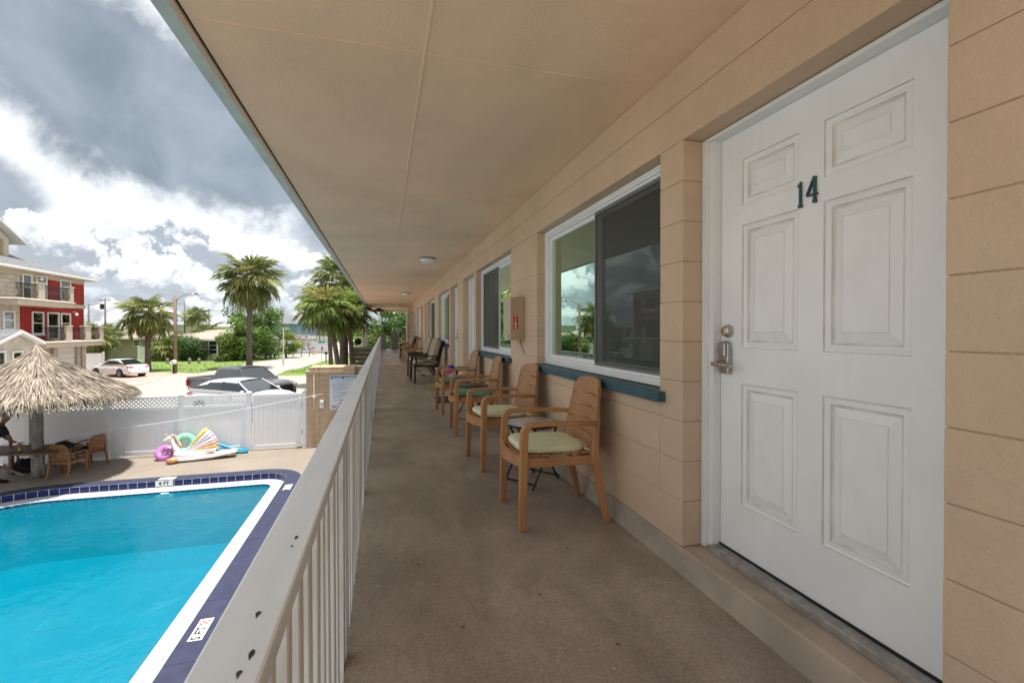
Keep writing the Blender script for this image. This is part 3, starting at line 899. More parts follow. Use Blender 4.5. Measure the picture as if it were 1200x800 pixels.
# black metal patio chairs with tan cushions
BLK = mat('black_frame', (.012, .012, .014), .4, .2)
TAN = mat('tan_cushion', (.40, .325, .235), .9, .08, 9, .3, 300, bd=.002)
def make_black_chair(label):
    t = empty('patio_chair', label=label, cat='chair', group='black patio chairs with tan cushions')
    for s_ in (-1, 1):
        y = s_ * .30
        m = MB(); sweep(m, [(-.34, y, 0), (-.335, y, .25), (-.33, y, .42), (-.30, y, .50), (-.31, y, .57), (-.335, y, .612)], .038, .034); m.build('leg', BLK, t, bevel=.004)
        m = MB(); sweep(m, [(-.37, y, .628), (-.2, y, .636), (.05, y, .628), (.25, y, .625)], .026, .056); m.build('armrest', BLK, t, bevel=.007, seg=2)
        m = MB(); sweep(m, [(.36, y, 0), (.27, y, .14), (.22, y, .30), (.215, y, .42), (.25, y, .6), (.32, y * .98, .84), (.37, y * .96, .97)], .036, .034); m.build('leg', BLK, t, bevel=.004)
        m = MB(); m.bar((-.33, y, .40), (.22, y, .38), .02, .04); m.bar((-.31, y, .42), (.21, y, .60), .014, .012, up=(0, 1, 0)); m.bar((-.31, y, .60), (.21, y, .42), .014, .012, up=(0, 1, 0)); m.build('side_brace', BLK, t, bevel=.002)
    m = MB(); m.box(-.34, -.29, .36, -.30, .29, .41); m.box(.20, -.29, .36, .23, .29, .41); m.box(-.3, -.29, .385, .2, .29, .4)
    m.build('seat_frame', BLK, t, bevel=.004)
    m = MB(); m.bar((-.1, -.29, .16), (-.1, .29, .16), .03, .03); m.bar((.24, -.29, .2), (.24, .29, .2), .025, .03); m.build('stretcher', BLK, t)
    for k in range(7):
        yy = -.24 + k * .08
        m = MB(); m.bar((.225, yy, .45), (.36, yy, .93), .02, .012, up=(0, 1, 0)); m.build('back_slat', BLK, t)
    m = MB(); m.bar((.365, -.30, .965), (.365, .30, .965), .03, .045); m.build('top_rail', BLK, t, bevel=.006)
    return t
bc = make_black_chair('black framed patio chair with tan cushions, nearer of the pair'); put(bc, 1.02, 11.45, R(5))
bc2 = copy_tree(bc); put(bc2, 1.00, 12.75, R(3)); bc2['label'] = 'black framed patio chair with tan cushions, farther of the pair'
bc3 = copy_tree(bc); put(bc3, 1.05, 21.0, R(0)); bc3['label'] = 'black framed chair with tan cushion amid the far cluster of brown chairs'
seatc = cushion_mesh(.56, .56, .12); backc = cushion_mesh(.56, .54, .14)
s0 = b0 = None
for ch, w_ in ((bc, 'nearer black patio chair'), (bc2, 'farther black patio chair of the pair'), (bc3, 'black chair in the far cluster')):
    rz = ch.rotation_euler.z
    if s0 is None:
        s0 = seatc.build('seat_cushion', TAN, smooth=True); b0 = backc.build('back_cushion', TAN, smooth=True); so, bo = s0, b0
    else: so, bo = link('seat_cushion', s0.data), link('back_cushion', b0.data)
    so.location = ch.location + Vector((-.05, 0, .405)); so.rotation_euler.z = rz
    bo.location = ch.location + Vector((.245, 0, .755)); bo.rotation_euler = (0, R(-74), rz)
    tag(so, 'tan seat cushion on the ' + w_, 'cushion'); tag(bo, 'plump tan back cushion leaning on the ' + w_, 'cushion')
# door mats
def doormat(x, y, w, d, m, label):
    b = MB(); b.box(-w / 2, -d / 2, .001, w / 2, d / 2, .014)
    o = b.build('doormat', m, bevel=.003, loc=(x, y, FZ)); tag(o, label, 'doormat'); return o
doormat(1.16, 10.12, .48, .78, mat('coir', (.34, .22, .09), .95, .25, 40, .5, 200), 'tan coir doormat before the door beyond the fourth armchair')
doormat(1.13, 8.36, .46, .76, mat('dark_mat', (.03, .03, .032), .9, .2, 30, .5, 200), 'dark grey doormat behind the fourth armchair')
# fire extinguisher box on the pier between the windows
BOXM = mat('box_beige', (.46, .35, .235), .4, .1, 5, coat=.2)
BOXL = mat('box_front', (.50, .44, .32), .35, .12, 7)
REDM = mat('sign_red', (.50, .02, .03), .4, .05)
WHT = mat('lettering_white', (.82, .82, .82), .5, .02)
t = empty('fire_extinguisher_cabinet', (1.40, 5.0, z_(.13)), label='beige wall cabinet with a red FIRE label between the first two windows', cat='cabinet')
m = MB(); m.box(-.075, -.15, -.235, .074, .15, .225); m.build('cabinet_body', BOXM, t, bevel=.006, seg=2)
m = MB(); m.box(-.085, -.152, -.225, -.075, .152, .232); m.box(-.086, -.12, .10, -.0845, .09, .19, ); m.build('cabinet_door', BOXL, t, bevel=.003)
m = MB(); m.lathe([(.014, -.085), (.014, -.096), (.010, -.098)], 16, (0, -.09, -.19), ax='x'); m.build('latch', METAL, t, smooth=True)
m = MB(); m.box(-.092, -.06, .225, -.07, .1, .250); m.box(-.088, -.04, -.245, -.05, .10, -.225); m.build('bracket', BOXL, t, bevel=.002)
m = MB(); m.box(-.053, -.1512, -.122, -.002, -.1500, .040); lab = m.build('fire_label', REDM, t)
FONTC = {}
def text_mesh(s_, size, name, m, parent, M, ext=.0006, bold=0, ax=1.0):
    cu = bpy.data.curves.new(name, 'FONT'); cu.body = s_; cu.size = size; cu.extrude = ext; cu.align_x = 'CENTER'; cu.align_y = 'CENTER'; cu.offset = bold; cu.resolution_u = 3
    o = bpy.data.objects.new(name, cu); COL.objects.link(o)
    dg = bpy.context.evaluated_depsgraph_get()
    me = bpy.data.meshes.new_from_object(o.evaluated_get(dg)); bpy.data.objects.remove(o)
    me.name = name; me.materials.clear(); me.materials.append(m)
    me.transform(M @ Matrix.Diagonal((ax, 1, 1, 1)))
    return link(name, me, parent)
# text plane facing -y : local x -> +x, local y -> +z, normal -> -y
MFACE_Y = Matrix(((1, 0, 0, 0), (0, 0, -1, 0), (0, 1, 0, 0), (0, 0, 0, 1)))
for i, ch in enumerate('FIRE'):
    text_mesh(ch, .044, 'letter', WHT, t, Matrix.Translation((-.0275, -.1516, .019 - i * .040)) @ MFACE_Y, bold=.0012)
m = MB(); m.tube([(.074, .02, -.235), (.071, .0, -.27), (.070, -.09, -.33), (.069, -.16, -.38)], .003, 5); m.build('wire', DARKM, t)
# loose white thread and crumbs on the walkway
THR = mat('white_thread', (.52, .50, .46), .8)
def thread(pix, label):
    pts = [G(px, py, FZ + .004) for px, py in pix]
    m = MB(); sm = []
    for i in range(len(pts) - 1):
        p0 = pts[max(i - 1, 0)]; p1 = pts[i]; p2 = pts[i + 1]; p3 = pts[min(i + 2, len(pts) - 1)]
        for k in range(6):
            u = k / 6
            sm.append(.5 * ((2 * p1) + (p2 - p0) * u + (2 * p0 - 5 * p1 + 4 * p2 - p3) * u * u + (3 * p1 - p0 - 3 * p2 + p3) * u ** 3))
    sm.append(pts[-1])
    m.tube(sm, .0009, 5); tag(m.build('thread', THR, smooth=True), label, 'thread')
thread([(757, 669), (745, 675), (736, 684), (733, 694), (737, 703), (745, 698), (755, 692), (770, 689)], 'thin white thread curled on the concrete before the door')
thread([(767, 686), (776, 684), (785, 683), (791, 687), (796, 693)], 'short white thread end lying near the door kerb')
def crumb(px, py, s_, label):
    c = G(px, py, FZ + .001); m = MB(); n = 7
    m.prism([(math.cos(2 * PI * k / n) * s_ * random.uniform(.5, 1.3), math.sin(2 * PI * k / n) * s_ * random.uniform(.5, 1.3)) for k in range(n)], 0, .003)
    tag(m.build('paint_flake', THR, loc=c), label, 'flake', 'white flakes on the walkway floor')
for px, py, s_, lb in ((588, 581, .018, 'largest white flake, by the foot of the nearest armchair'), (570, 572, .006, 'small white flake left of the large one by the chair foot'),
                       (569, 601, .007, 'white flake in front of the nearest armchair, below the others'), (657, 762, .007, 'white flake low in the middle of the floor'),
                       (634, 731, .006, 'white flake above the lowest one on the floor'), (442, 688, .006, 'white flake close to the railing foot'),
                       (678, 682, .007, 'white flake between the chair and the thread'), (781, 701, .012, 'white flake beside the short thread end'), (603, 655, .006, 'tiny white flake in the centre of the floor')):
    crumb(px, py, s_, lb)
# ------------------------------------------------------------------ pool court
PX0, PX1, PY0, PY1 = -9.7, -2.067, .6, 14.1     # outer edge of the coping
def rrect(off, nseg=14):
    """outline of the pool, inset by off; list of (x, y)"""
    x0, x1, y0, y1 = PX0 + off, PX1 - off, PY0 + off, PY1 - off
    rads = {'fr': 1.0, 'fl': 2.3, 'nl': 1.5, 'nr': 1.0}
    pts = []
    def cor(cx, cy, r, a0):
        for i in range(nseg + 1):
            a = R(a0 + 90 * i / nseg); pts.append((cx + r * math.cos(a), cy + r * math.sin(a)))
    r = max(rads['fr'] - off, .15); cor(x1 - r, y1 - r, r, 0)
    r = max(rads['fl'] - off, .15); cor(x0 + r, y1 - r, r, 90)
    r = max(rads['nl'] - off, .15); cor(x0 + r, y0 + r, r, 180)
    r = max(rads['nr'] - off, .15); cor(x1 - r, y0 + r, r, 270)
    return pts
def sheet(name, outer, holes, z, m, parent=None, kind='structure'):
    loops = [[Vector((x, y, 0)) for x, y in outer]] + [[Vector((x, y, 0)) for x, y in h] for h in holes]
    tris = tessellate_polygon(loops)
    vs = [(p.x, p.y, z) for l in loops for p in l]
    b = MB(); 
    fs = []
    for t_ in tris:
        a, b_, c = [Vector(vs[i]) for i in t_]
        if (b_ - a).cross(c - a).z < 0: t_ = (t_[0], t_[2], t_[1])
        fs.append(tuple(t_))
    b.add(vs, fs)
    o = b.build(name, m, parent)
    if kind: o['kind'] = kind
    return o
DECKM = mat('deck_concrete', (.24, .203, .163), .8, 0, .9, .2, 150, bd=.002, col2=(.204, .17, .134), det=8)
ROADM = mat('pale_road', (.32, .298, .272), .85, 0, .35, .3, 120, bd=.003, col2=(.285, .262, .232), det=9)
PAVEM = mat('driveway_paving', (.40, .29, .24), .85, 0, .5, col2=(.33, .235, .19))
def finish_deck():
    p, N, nt = base(DECKM); co = N.coord('Object'); c0 = p.inputs['Base Color'].links[0].from_socket
    s_ = N.mr(N.noise(N.vmap(co, loc=(4, 4, 0)), 2.4, 8, .7, .5), .52, .72)
    c = N.mix(N.math('MULTIPLY', s_, .3), c0, (.30, .235, .175)); nt.links.new(c, p.inputs['Base Color'])
finish_deck()
DX0, DX1, DY0, DY1 = -26, 1.2, -6, 17.2
deck_o = [(DX0, DY0), (DX1, DY0), (DX1, DY1), (DX0, DY1)]
sheet('pool_deck', deck_o, [rrect(.02)], 0, DECKM)
e = .01
sheet('ground', [(-3000, -3000), (3000, -3000), (3000, 4000), (-3000, 4000)], [[(DX0 + e, DY0 + e), (DX1 - e, DY0 + e), (DX1 - e, DY1 - e), (DX0 + e, DY1 - e)]], -.03, mat('sandy_soil', (.36, .31, .24), .9, .2, .3))
# saw-cut joints of the deck
pool = empty('swimming_pool', (-5.9, 7.3, 0), label='turquoise swimming pool with dark blue tiled coping and white inner ledge', cat='pool')
PO = Vector((-5.9, 7.3, 0))
def mp(mb, name, m, **kw):
    mb.v = [(a - PO.x, b - PO.y, c) for a, b, c in mb.v]
    return mb.build(name, m, pool, **kw)
COPM = mat('coping_tile', (.026, .030, .066), .75, .2, 5, .15, 120, bd=.001, isl=.0)
TILEM = mat('navy_glazed_tile', (.008, .010, .085), .2, .3, 8, spec=.4)
GROUT = mat('grout', (.55, .56, .58), .8, .1)
LEDGE = mat('pool_ledge_plaster', (.44, .46, .48), .6, 0, 2.5, col2=(.36, .39, .42), det=7)
def arclen(pts):
    L = [0]
    for i in range(len(pts)):
        a, b = pts[i], pts[(i + 1) % len(pts)]; L.append(L[-1] + math.hypot(b[0] - a[0], b[1] - a[1]))
    return L
def ring_pieces(off0, off1, length, gap, z0, z1, vert=False):
    """split the ring between two insets of the outline into pieces; yields vertex boxes"""
    A = rrect(off0, 10); B = rrect(off1, 10)
    L = arclen(A); n = int(L[-1] / length); step = L[-1] / n
    def at(P, s_):
        s_ %= L[-1]
        for i in range(len(A)):
            if L[i + 1] >= s_ - 1e-9 and L[i + 1] > L[i]:
                u = (s_ - L[i]) / (L[i + 1] - L[i]); a, b = P[i], P[(i + 1) % len(P)]
                return (a[0] + (b[0] - a[0]) * u, a[1] + (b[1] - a[1]) * u)
    for k in range(n):
        s0, s1 = k * step + gap / 2 + .31, (k + 1) * step - gap / 2 + .31
        m = 4; lo = [at(A, s0 + (s1 - s0) * j / m) for j in range(m + 1)]; li = [at(B, s0 + (s1 - s0) * j / m) for j in range(m + 1)]
        b = MB(); poly = lo + li[::-1]
        n2 = len(poly)
        dz = random.uniform(-.0008, .0008)
        vs = [(x, y, z0) for x, y in poly] + [(x, y, z1 + dz) for x, y in poly]
        fs = [tuple(range(n2))[::-1], tuple(range(n2, 2 * n2))] + [(q, (q + 1) % n2, n2 + (q + 1) % n2, n2 + q) for q in range(n2)]
        b.add(vs, fs); yield b
for b in ring_pieces(0, .345, .66, .005, .004, .062): mp(b, 'coping_tile', COPM, bevel=.003)
for b in ring_pieces(.3455, .353, .198, .012, -.105, .045): mp(b, 'navy_tile', TILEM, bevel=.0015)
def ring_mesh(off0, off1, z0, z1, nseg=14):
    A = rrect(off0, nseg); B = rrect(off1, nseg); n = len(A); b = MB()
    vs = [(x, y, z0) for x, y in A] + [(x, y, z1) for x, y in B]
    return b.add(vs, [(k, (k + 1) % n, n + (k + 1) % n, n + k) for k in range(n)])
b = ring_mesh(.012, .012, -.05, .03); 
mp(b, 'coping_bed', GROUT)
b = ring_mesh(.012, .344, .003, .003); b2 = ring_mesh(.344, .350, .05, .05); b.add(b2.v, b2.f); b2 = ring_mesh(.350, .350, .05, -.115); b.add(b2.v, b2.f); mp(b, 'grout', GROUT)
b = ring_mesh(.350, .70, -.106, -.112); b2 = ring_mesh(.70, .715, -.112, -.124); b.add(b2.v, b2.f); mp(b, 'ledge', LEDGE, smooth=True, auto=30)
SHELL = mat('pool_shell', (.30, .48, .54), .7, .05, 1.5)
for b in ring_pieces(.7155, .722, .14, .008, -.20, -.124): mp(b, 'waterline_tile', TILEM)
A_ = rrect(.72); dp = 1.9
b = ring_mesh(.72, .72, -.12, -dp + .35); b2 = ring_mesh(.72, 1.1, -dp + .35, -dp); b.add(b2.v, b2.f)
ins = rrect(1.1)
tr = tessellate_polygon([[Vector((x, y, 0)) for x, y in ins]])
b.add([(x, y, -dp) for x, y in ins], [tuple(t_) for t_ in tr]); mp(b, 'basin', SHELL, smooth=True, auto=40)
# fittings
VINW = mat('white_plastic', (.76, .76, .74), .35, .03)
FIT = mat('pool_fitting', (.66, .74, .74), .5, .05)
c = G(67.5, 729, -dp); b = MB()
dc = Vector((c.x, c.y, 0))
b.box(dc.x - .27, dc.y - .27, -dp + .001, dc.x + .27, dc.y + .27, -dp + .02); mp(b, 'drain_cover', FIT)
b = MB()
for k in range(8): b.box(dc.x - .24, dc.y - .23 + k * .062, -dp + .0205, dc.x + .24, dc.y - .20 + k * .062, -dp + .024)
mp(b, 'drain_slots', mat('drain_slot', (.22, .42, .46), .7))
b = MB(); b.lathe([(.10, 0), (.09, -.03), (.04, -.045)], 24, (-5.35, PY1 - .722, -.50), ax='y'); mp(b, 'pool_light', mat('pool_lamp', (.5, .6, .6), .3), smooth=True, auto=30)
b = MB(); b.lathe([(.16, 0), (.16, -.02), (.13, -.035), (.04, -.04)], 24, (0, 0, 0), ax='y'); b.v = [(x + G(185, 583, -.15).x, y + PY1 - .724, z * .35 - .20) for x, y, z in b.v]
mp(b, 'skimmer_cover', VINW, smooth=True, auto=40)
# depth markers
MK = mat('marker_white', (.74, .74, .72), .4, .05); INK = mat('marker_black', (.02, .02, .02), .5); RED2 = mat('marker_red', (.55, .06, .05), .5)
def marker_flat(cx, cy, rot, txt, no_dive=True, w=.46, h=.16):
    b = MB(); M = Matrix.Translation((cx - PO.x, cy - PO.y, .0635)) @ Matrix.Rotation(rot, 4, 'Z')
    vs = [M @ Vector((sx * w / 2, sy * h / 2, z)) for z in (0, .0022) for sx, sy in ((-1, -1), (1, -1), (1, 1), (-1, 1))]
    b.add(vs, [(0, 3, 2, 1), (4, 5, 6, 7), (0, 1, 5, 4), (1, 2, 6, 5), (2, 3, 7, 6), (3, 0, 4, 7)])
    pl_ = b.build('depth_marker', MK, pool)
    text_mesh(txt, .145, 'depth_lettering', INK, pl_, M @ Matrix.Translation((-.085, -.004, .0032)), bold=.005)
    b = MB(); cx_ = .15
    n = 24
    for r0, r1 in ((.064, .047), (.012, .0)):
        vs = []; 
        for k in range(n):
            a = 2 * PI * k / n; vs += [M @ Vector((cx_ + r0 * math.cos(a), r0 * math.sin(a) + .006, .003)), M @ Vector((cx_ + r1 * math.cos(a), r1 * math.sin(a) + .006, .003))]
        b.add(vs, [(2 * k, (2 * k + 2) % (2 * n), (2 * k + 3) % (2 * n), 2 * k + 1) for k in range(n)])
    for s_ in (-1, 1):
        p, q = Vector((cx_ - .038, -.038 * s_ + .006, .0031)), Vector((cx_ + .038, .038 * s_ + .006, .0031)); dn = Vector((-(q - p).y, (q - p).x, 0)).normalized() * .008
        b.add([M @ (p - dn), M @ (q - dn), M @ (q + dn), M @ (p + dn)], [(0, 1, 2, 3)])
    b.build('no_diving_symbol', RED2, pl_)
marker_flat(-2.235, 6.75, R(90), '5 FT')
marker_flat(-2.235, 12.35, R(90), '8 FT', w=.40)
b = MB(); mx_ = G(193, 566, -.03).x
b.box(mx_ - .19, PY1 - .364, -.085, mx_ + .19, PY1 - .3535, .05); b.box(mx_ - .16, PY1 - .30, .062, mx_ + .20, PY1 - .12, .068); mk = mp(b, 'depth_marker', MK, bevel=.002)
text_mesh('8 FT', .12, 'depth_lettering', INK, mk, Matrix.Translation((mx_ - PO.x, PY1 - .3645 - PO.y, -.018)) @ MFACE_Y, bold=.004)
# water
WATER = bpy.data.materials.new('pool_water'); WATER.use_nodes = True
def finish_water():
    nt = WATER.node_tree; N = NT(nt)
    for n_ in list(nt.nodes): nt.nodes.remove(n_)
    o = N.n('ShaderNodeOutputMaterial'); tr = N.n('ShaderNodeBsdfTransparent'); tr.inputs[0].default_value = (.055, .76, .90, 1)
    gl = N.n('ShaderNodeBsdfGlossy'); gl.inputs[0].default_value = (.9, .95, 1, 1); gl.inputs['Roughness'].default_value = .03
    co = N.coord('Object')
    h1 = N.noise(N.vmap(co, scale=(1, .8, 1)), 1.6, 6, .55, .6); h2 = N.noise(co, 7, 3, .5, .3)
    bm = N.bump(N.math('ADD', h1, N.math('MULTIPLY', h2, .16)), .45, .05)
    nt.links.new(bm, gl.inputs['Normal'])
    fr = N.n('ShaderNodeFresnel'); fr.inputs[0].default_value = 1.33; nt.links.new(bm, fr.inputs['Normal'])
    # light scattered back by the body of the water
    df = N.n('ShaderNodeBsdfDiffuse')
    cc = N.mix(N.mr(N.noise(N.vmap(co, scale=(1, 1.6, 1), rot=(0, 0, .5)), 1.1, 7, .62, 1.2), .25, .75), (.0, .145, .205), (.0, .17, .235)); nt.links.new(cc, df.inputs[0])
    m1 = N.n('ShaderNodeMixShader'); m1.inputs[0].default_value = .50; nt.links.new(tr.outputs[0], m1.inputs[1]); nt.links.new(df.outputs[0], m1.inputs[2])
    mx = N.n('ShaderNodeMixShader'); nt.links.new(fr.outputs[0], mx.inputs[0]); nt.links.new(m1.outputs[0], mx.inputs[1]); nt.links.new(gl.outputs[0], mx.inputs[2])
    nt.links.new(mx.outputs[0], o.inputs[0])
finish_water()
sheet('pool_water', rrect(.7205), [], -.155, WATER)

# ------------------------------------------------------------------ white vinyl fence and gate
VIN = mat('white_vinyl', (.78, .785, .81), .35, .03, 2)
FY = 16.65
fence = empty('vinyl_fence', (-6, FY, 0), label='white vinyl privacy fence with lattice top behind the pool', cat='fence')
posts = [-2.50, -4.13, -6.01, -7.93, -9.85, -11.77, -13.69, -15.61, -17.53, -19.45]
pmb = MB(); pmb.box(-.064, -.064, .001, .064, .064, 1.86); pmb.add([(-.075, -.075, 1.86), (.075, -.075, 1.86), (.075, .075, 1.86), (-.075, .075, 1.86), (-.075, -.075, 1.875), (.075, -.075, 1.875), (.075, .075, 1.875), (-.075, .075, 1.875), (0, 0, 1.915)],
    [(0, 3, 2, 1), (0, 1, 5, 4), (1, 2, 6, 5), (2, 3, 7, 6), (3, 0, 4, 7), (4, 5, 8), (5, 6, 8), (6, 7, 8), (7, 4, 8)])
po = None
for x in posts:
    if po is None: po = pmb.build('post', VIN, fence, bevel=.003)
    else: o = link('post', po.data, fence); o.location = (x + 6, 0, 0); continue
    po.location = (x + 6, 0, 0)
def clip_line(p, d, x0, x1, z0, z1):
    t0, t1 = -1e9, 1e9
    for a, dd, lo, hi in ((p[0], d[0], x0, x1), (p[1], d[1], z0, z1)):
        u, v = (lo - a) / dd, (hi - a) / dd
        if u > v: u, v = v, u
        t0 = max(t0, u); t1 = min(t1, v)
    return t0, t1
lat = rl = plk = None
PLANK = MB(); PLANK.box(-.075, -.011, 0, .075, .011, 1.32); PLANK = PLANK
for i in range(1, len(posts) - 1):
    xr, xl = posts[i] - .064, posts[i + 1] + .064
    cx = (xr + xl) / 2; w_ = xr - xl
    if rl is None:
        W0 = w_
        for z0, z1 in ((.07, .19), (1.42, 1.51), (1.76, 1.83)):
            m = MB(); m.box(-w_ / 2, -.022, z0, w_ / 2, .022, z1); (rl := rl or []).append(m.build('rail', VIN, fence, bevel=.003))
            rl[-1].location.x = cx + 6
        m = MB(); s_ = .115
        for sg in (1, -1):
            k = -22
            while k < 40:
                p = (-w_ / 2 + k * s_ * 1.0, 1.50); d = (1, sg); k += 1
                a, b_ = clip_line(p if sg > 0 else (p[0], 1.77), d, -w_ / 2, w_ / 2, 1.505, 1.765)
                if b_ - a < .01: continue
                pp = p if sg > 0 else (p[0], 1.77)
                yo = .004 * sg
                m.bar((pp[0] + a, yo, pp[1] + sg * a), (pp[0] + b_, yo, pp[1] + sg * b_), .005, .032, up=(-sg * 1, 0, 1))
        lat = m.build('lattice', VIN, fence); lat.location.x = cx + 6
        n = 12; pw = w_ / n
        m = MB(); m.box(-pw / 2 + .001, -.010, .185, pw / 2 - .001, .010, 1.425); plk = m.build('plank', VIN, fence, bevel=.0022)
        plk.location.x = xl + pw / 2 + 6; st = 1
    else:
        for r_ in rl: o = link('rail', r_.data, fence); o.location.x = cx + 6; o.scale.x = w_ / W0
        o = link('lattice', lat.data, fence); o.location.x = cx + 6; o.scale.x = w_ / W0; st = 0; pw = w_ / 12
    for k in range(st, 12):
        o = link('plank', plk.data, fence); o.location.x = xl + pw * (k + .5) + 6; o.scale.x = w_ / W0
gate = empty('vinyl_gate', (-3.31, FY, 0), label='solid white vinyl gate between the fence and the block wall', cat='gate')
gw = 1.63 - .128 - .05
for z0, z1 in ((.06, .17), (1.70, 1.80)):
    m = MB(); m.box(-gw / 2, -.022, z0, gw / 2, .022, z1); m.build('rail', VIN, gate, bevel=.003)
for s_ in (-1, 1):
    m = MB(); m.box(s_ * gw / 2 - .03, -.024, .058, s_ * gw / 2 + .03, .024, 1.80) if False else m.box(s_ * (gw / 2 - .03) - .03, -.024, .175, s_ * (gw / 2 - .03) + .03, .024, 1.695); m.build('stile', VIN, gate, bevel=.003)
n = 10; pw = (gw - .12) / n
m = MB(); m.box(-pw / 2 + .002, -.010, .172, pw / 2 - .002, .010, 1.698); g0 = m.build('plank', VIN, gate, bevel=.002)
for k in range(n):
    o = g0 if k == 0 else link('plank', g0.data, gate)
    o.location.x = -gw / 2 + .06 + pw * (k + .5)
for z in (.45, 1.35):
    m = MB(); m.box(gw / 2 + .001, -.03, z, gw / 2 + .024, .03, z + .14); m.build('hinge', DARKM, gate)
# low white kerb strip behind the fence foot, then the block wall with the sign
bw = empty('block_wall', (-1.7, FY, 0), label='short tan block wall with rust stains carrying the pool rules sign', cat='wall')
RUST = mat('rust_stain', (.42, .17, .05), .8, .3, 12)
BW = mat('tan_block_paint', (.48, .36, .245), .7, .1, 2, .4, 90, b2=.2)  # the wall's own tan paint, deeper than the motel wall paint
bp = BW; p_, N_, nt_ = base(BW)
c0 = p_.inputs['Base Color'].links[0].from_socket; co = N_.coord('Object'); sx_ = N_.n('ShaderNodeSeparateXYZ'); nt_.links.new(co, sx_.inputs[0])
rz_ = N_.math('MULTIPLY', N_.mr(sx_.outputs[2], 1.9, 2.62), N_.mr(N_.noise(N_.vmap(co, scale=(9, 1, .8)), 1.2, 6, .6), .5, .68))
nt_.links.new(N_.mix(N_.math('MULTIPLY', rz_, .85), c0, (.45, .20, .06)), p_.inputs['Base Color'])
bx0, bx1 = -2.43, -.94
zc = 0; row = 0
while zc < 2.39:
    x = bx0 - (.2 if row % 2 else 0)
    while x < bx1 - .01:
        xa, xb_ = max(x, bx0), min(x + .4, bx1)
        m = MB(); m.box(xa + 1.7 + .002, -.10, zc + .002, xb_ + 1.7 - .002, .10, zc + .198); m.build('block', BW, bw, bevel=.005); x += .4
    zc += .2; row += 1
m = MB(); m.box(bx0 + 1.704, -.094, .001, bx1 + 1.696, .094, 2.40); m.build('mortar', mat('pale_mortar', (.42, .31, .21), .8), bw)
m = MB(); m.box(bx0 + 1.7 - .02, -.13, 2.402, bx1 + 1.7 + .02, .13, 2.52); m.box(bx0 + 1.7 + .1, -.12, 2.52, bx1 + 1.72, .9, 2.64); m.build('cap', BW, bw, bevel=.008)
m = MB(); m.box(bx1 + 1.7 + .001, .3, 0, bx1 + 3.3, .5, 2.62); m.build('return_wall', BW, bw, bevel=.005)
m = MB(); m.tube([(-2.19 + 1.7, -.115, 0), (-2.19 + 1.7, -.115, 2.45)], .011, 8); m.build('conduit', WALL, bw, smooth=True)
m = MB(); m.box(-.53, -.135, 1.62, -.45, -.101, 1.70); m.box(-.515, -.13, 1.70, -.5, -.11, 1.78); m.build('tap', WHITEP, bw, bevel=.004)
SGN = mat('sign_white', (.62, .66, .74), .4, .03); SB = mat('sign_blue', (.02, .06, .26), .4); SG = mat('sign_grey_print', (.26, .30, .36), .5); SR = mat('sign_dark_red', (.30, .03, .05), .5); SC = mat('sign_cyan', (.05, .30, .50), .5)
sign = empty('pool_rules_sign', (-1.27, FY - .102, 1.79), label='white pool rules sign with blue header and red NO DIVING line on the block wall', cat='sign')
sw, sh = .88, 1.14
m = MB()
n = 5; pts = []
for cx, cz, a0 in ((sw / 2 - .04, sh / 2 - .04, 0), (-sw / 2 + .04, sh / 2 - .04, 90), (-sw / 2 + .04, -sh / 2 + .04, 180), (sw / 2 - .04, -sh / 2 + .04, 270)):
    for k in range(n + 1): a = R(a0 + 90 * k / n); pts.append((cx + .04 * math.cos(a), cz + .04 * math.sin(a)))
m.prism(pts, -.012, 0, ax='y'); m.build('sign_board', SGN, sign)
def bars(name, m_, L, y=-.0128):
    m = MB()
    for x0, z0, x1, z1 in L: m.box(x0, y, z0, x1, -.0121, z1)
    return m.build(name, m_, sign)
bars('header', SB, [(-.41, .46, .41, .535)]); bars('header_stripe', SC, [(-.41, .435, .41, .4598)])
random.seed(3)
hd = []; x = -.36
while x < .36:
    w_ = random.uniform(.02, .04)
    if not -.06 < x < .0: hd.append((x, .452, min(x + w_, .38), .452 + random.uniform(.04, .052)))
    x += w_ + .010
bars('header_print', WHT, hd, -.0135)
L = []
def line(z, x0, x1, h=.016):
    x = x0
    while x < x1:
        w_ = random.uniform(.02, .07); L.append((x, z, min(x + w_, x1), z + h * random.uniform(.7, 1))); x += w_ + .012
line(.385, -.24, .28); line(.345, -.20, .22)
for k, x1 in enumerate((.08, .30, .05, .18, .10, .06, -.05, -.14)): line(.295 - k * .036, -.34, x1)
for k, x1 in enumerate((.33, .20, .10, .02, -.06, -.12)): line(-.005 - k * .036, -.34, x1)
line(-.27, -.28, .30, .034)
bars('small_print', SG, L)
L2 = L; L = []
text_mesh('NO DIVING', .155, 'lettering', SR, sign, Matrix.Translation((.0, -.013, -.475)) @ MFACE_Y, bold=.002, ax=.95)
text_mesh('NO JUMPING', .075, 'lettering', SR, sign, Matrix.Translation((.05, -.013, -.355)) @ MFACE_Y, bold=.001)
random.seed(11)
th = empty('switch_box', (-1.955, FY - .12, 1.42), label='white wall box with grey button on the tan block wall', cat='wall box')
m = MB(); m.box(-.055, -.05, -.13, .055, .02, .13); m.build('case', WHITEP, th, bevel=.02, seg=3)
m = MB(); m.lathe([(.028, -.05), (.028, -.058), (.02, -.06)], 16, (0, 0, .01), ax='y'); m.build('button', GREYF, th, smooth=True)
# cord from under the thatch to the wall
cd = MB(); a = Vector((-10.4, 12.9, 1.15)); b2 = Vector((-1.4, FY - .12, 2.05))
a = D(0, 521, 11.9); b2 = D(378, 461.5, 15.4)
pts = [a.lerp(b2, k / 24) - Vector((0, 0, .28 * math.sin(PI * k / 24) * .35)) for k in range(25)]
cd.tube(pts, .006, 5); tag(cd.build('cord', WHITEP, smooth=True), 'thin white cord stretched across the deck from the table to the block wall', 'cord')

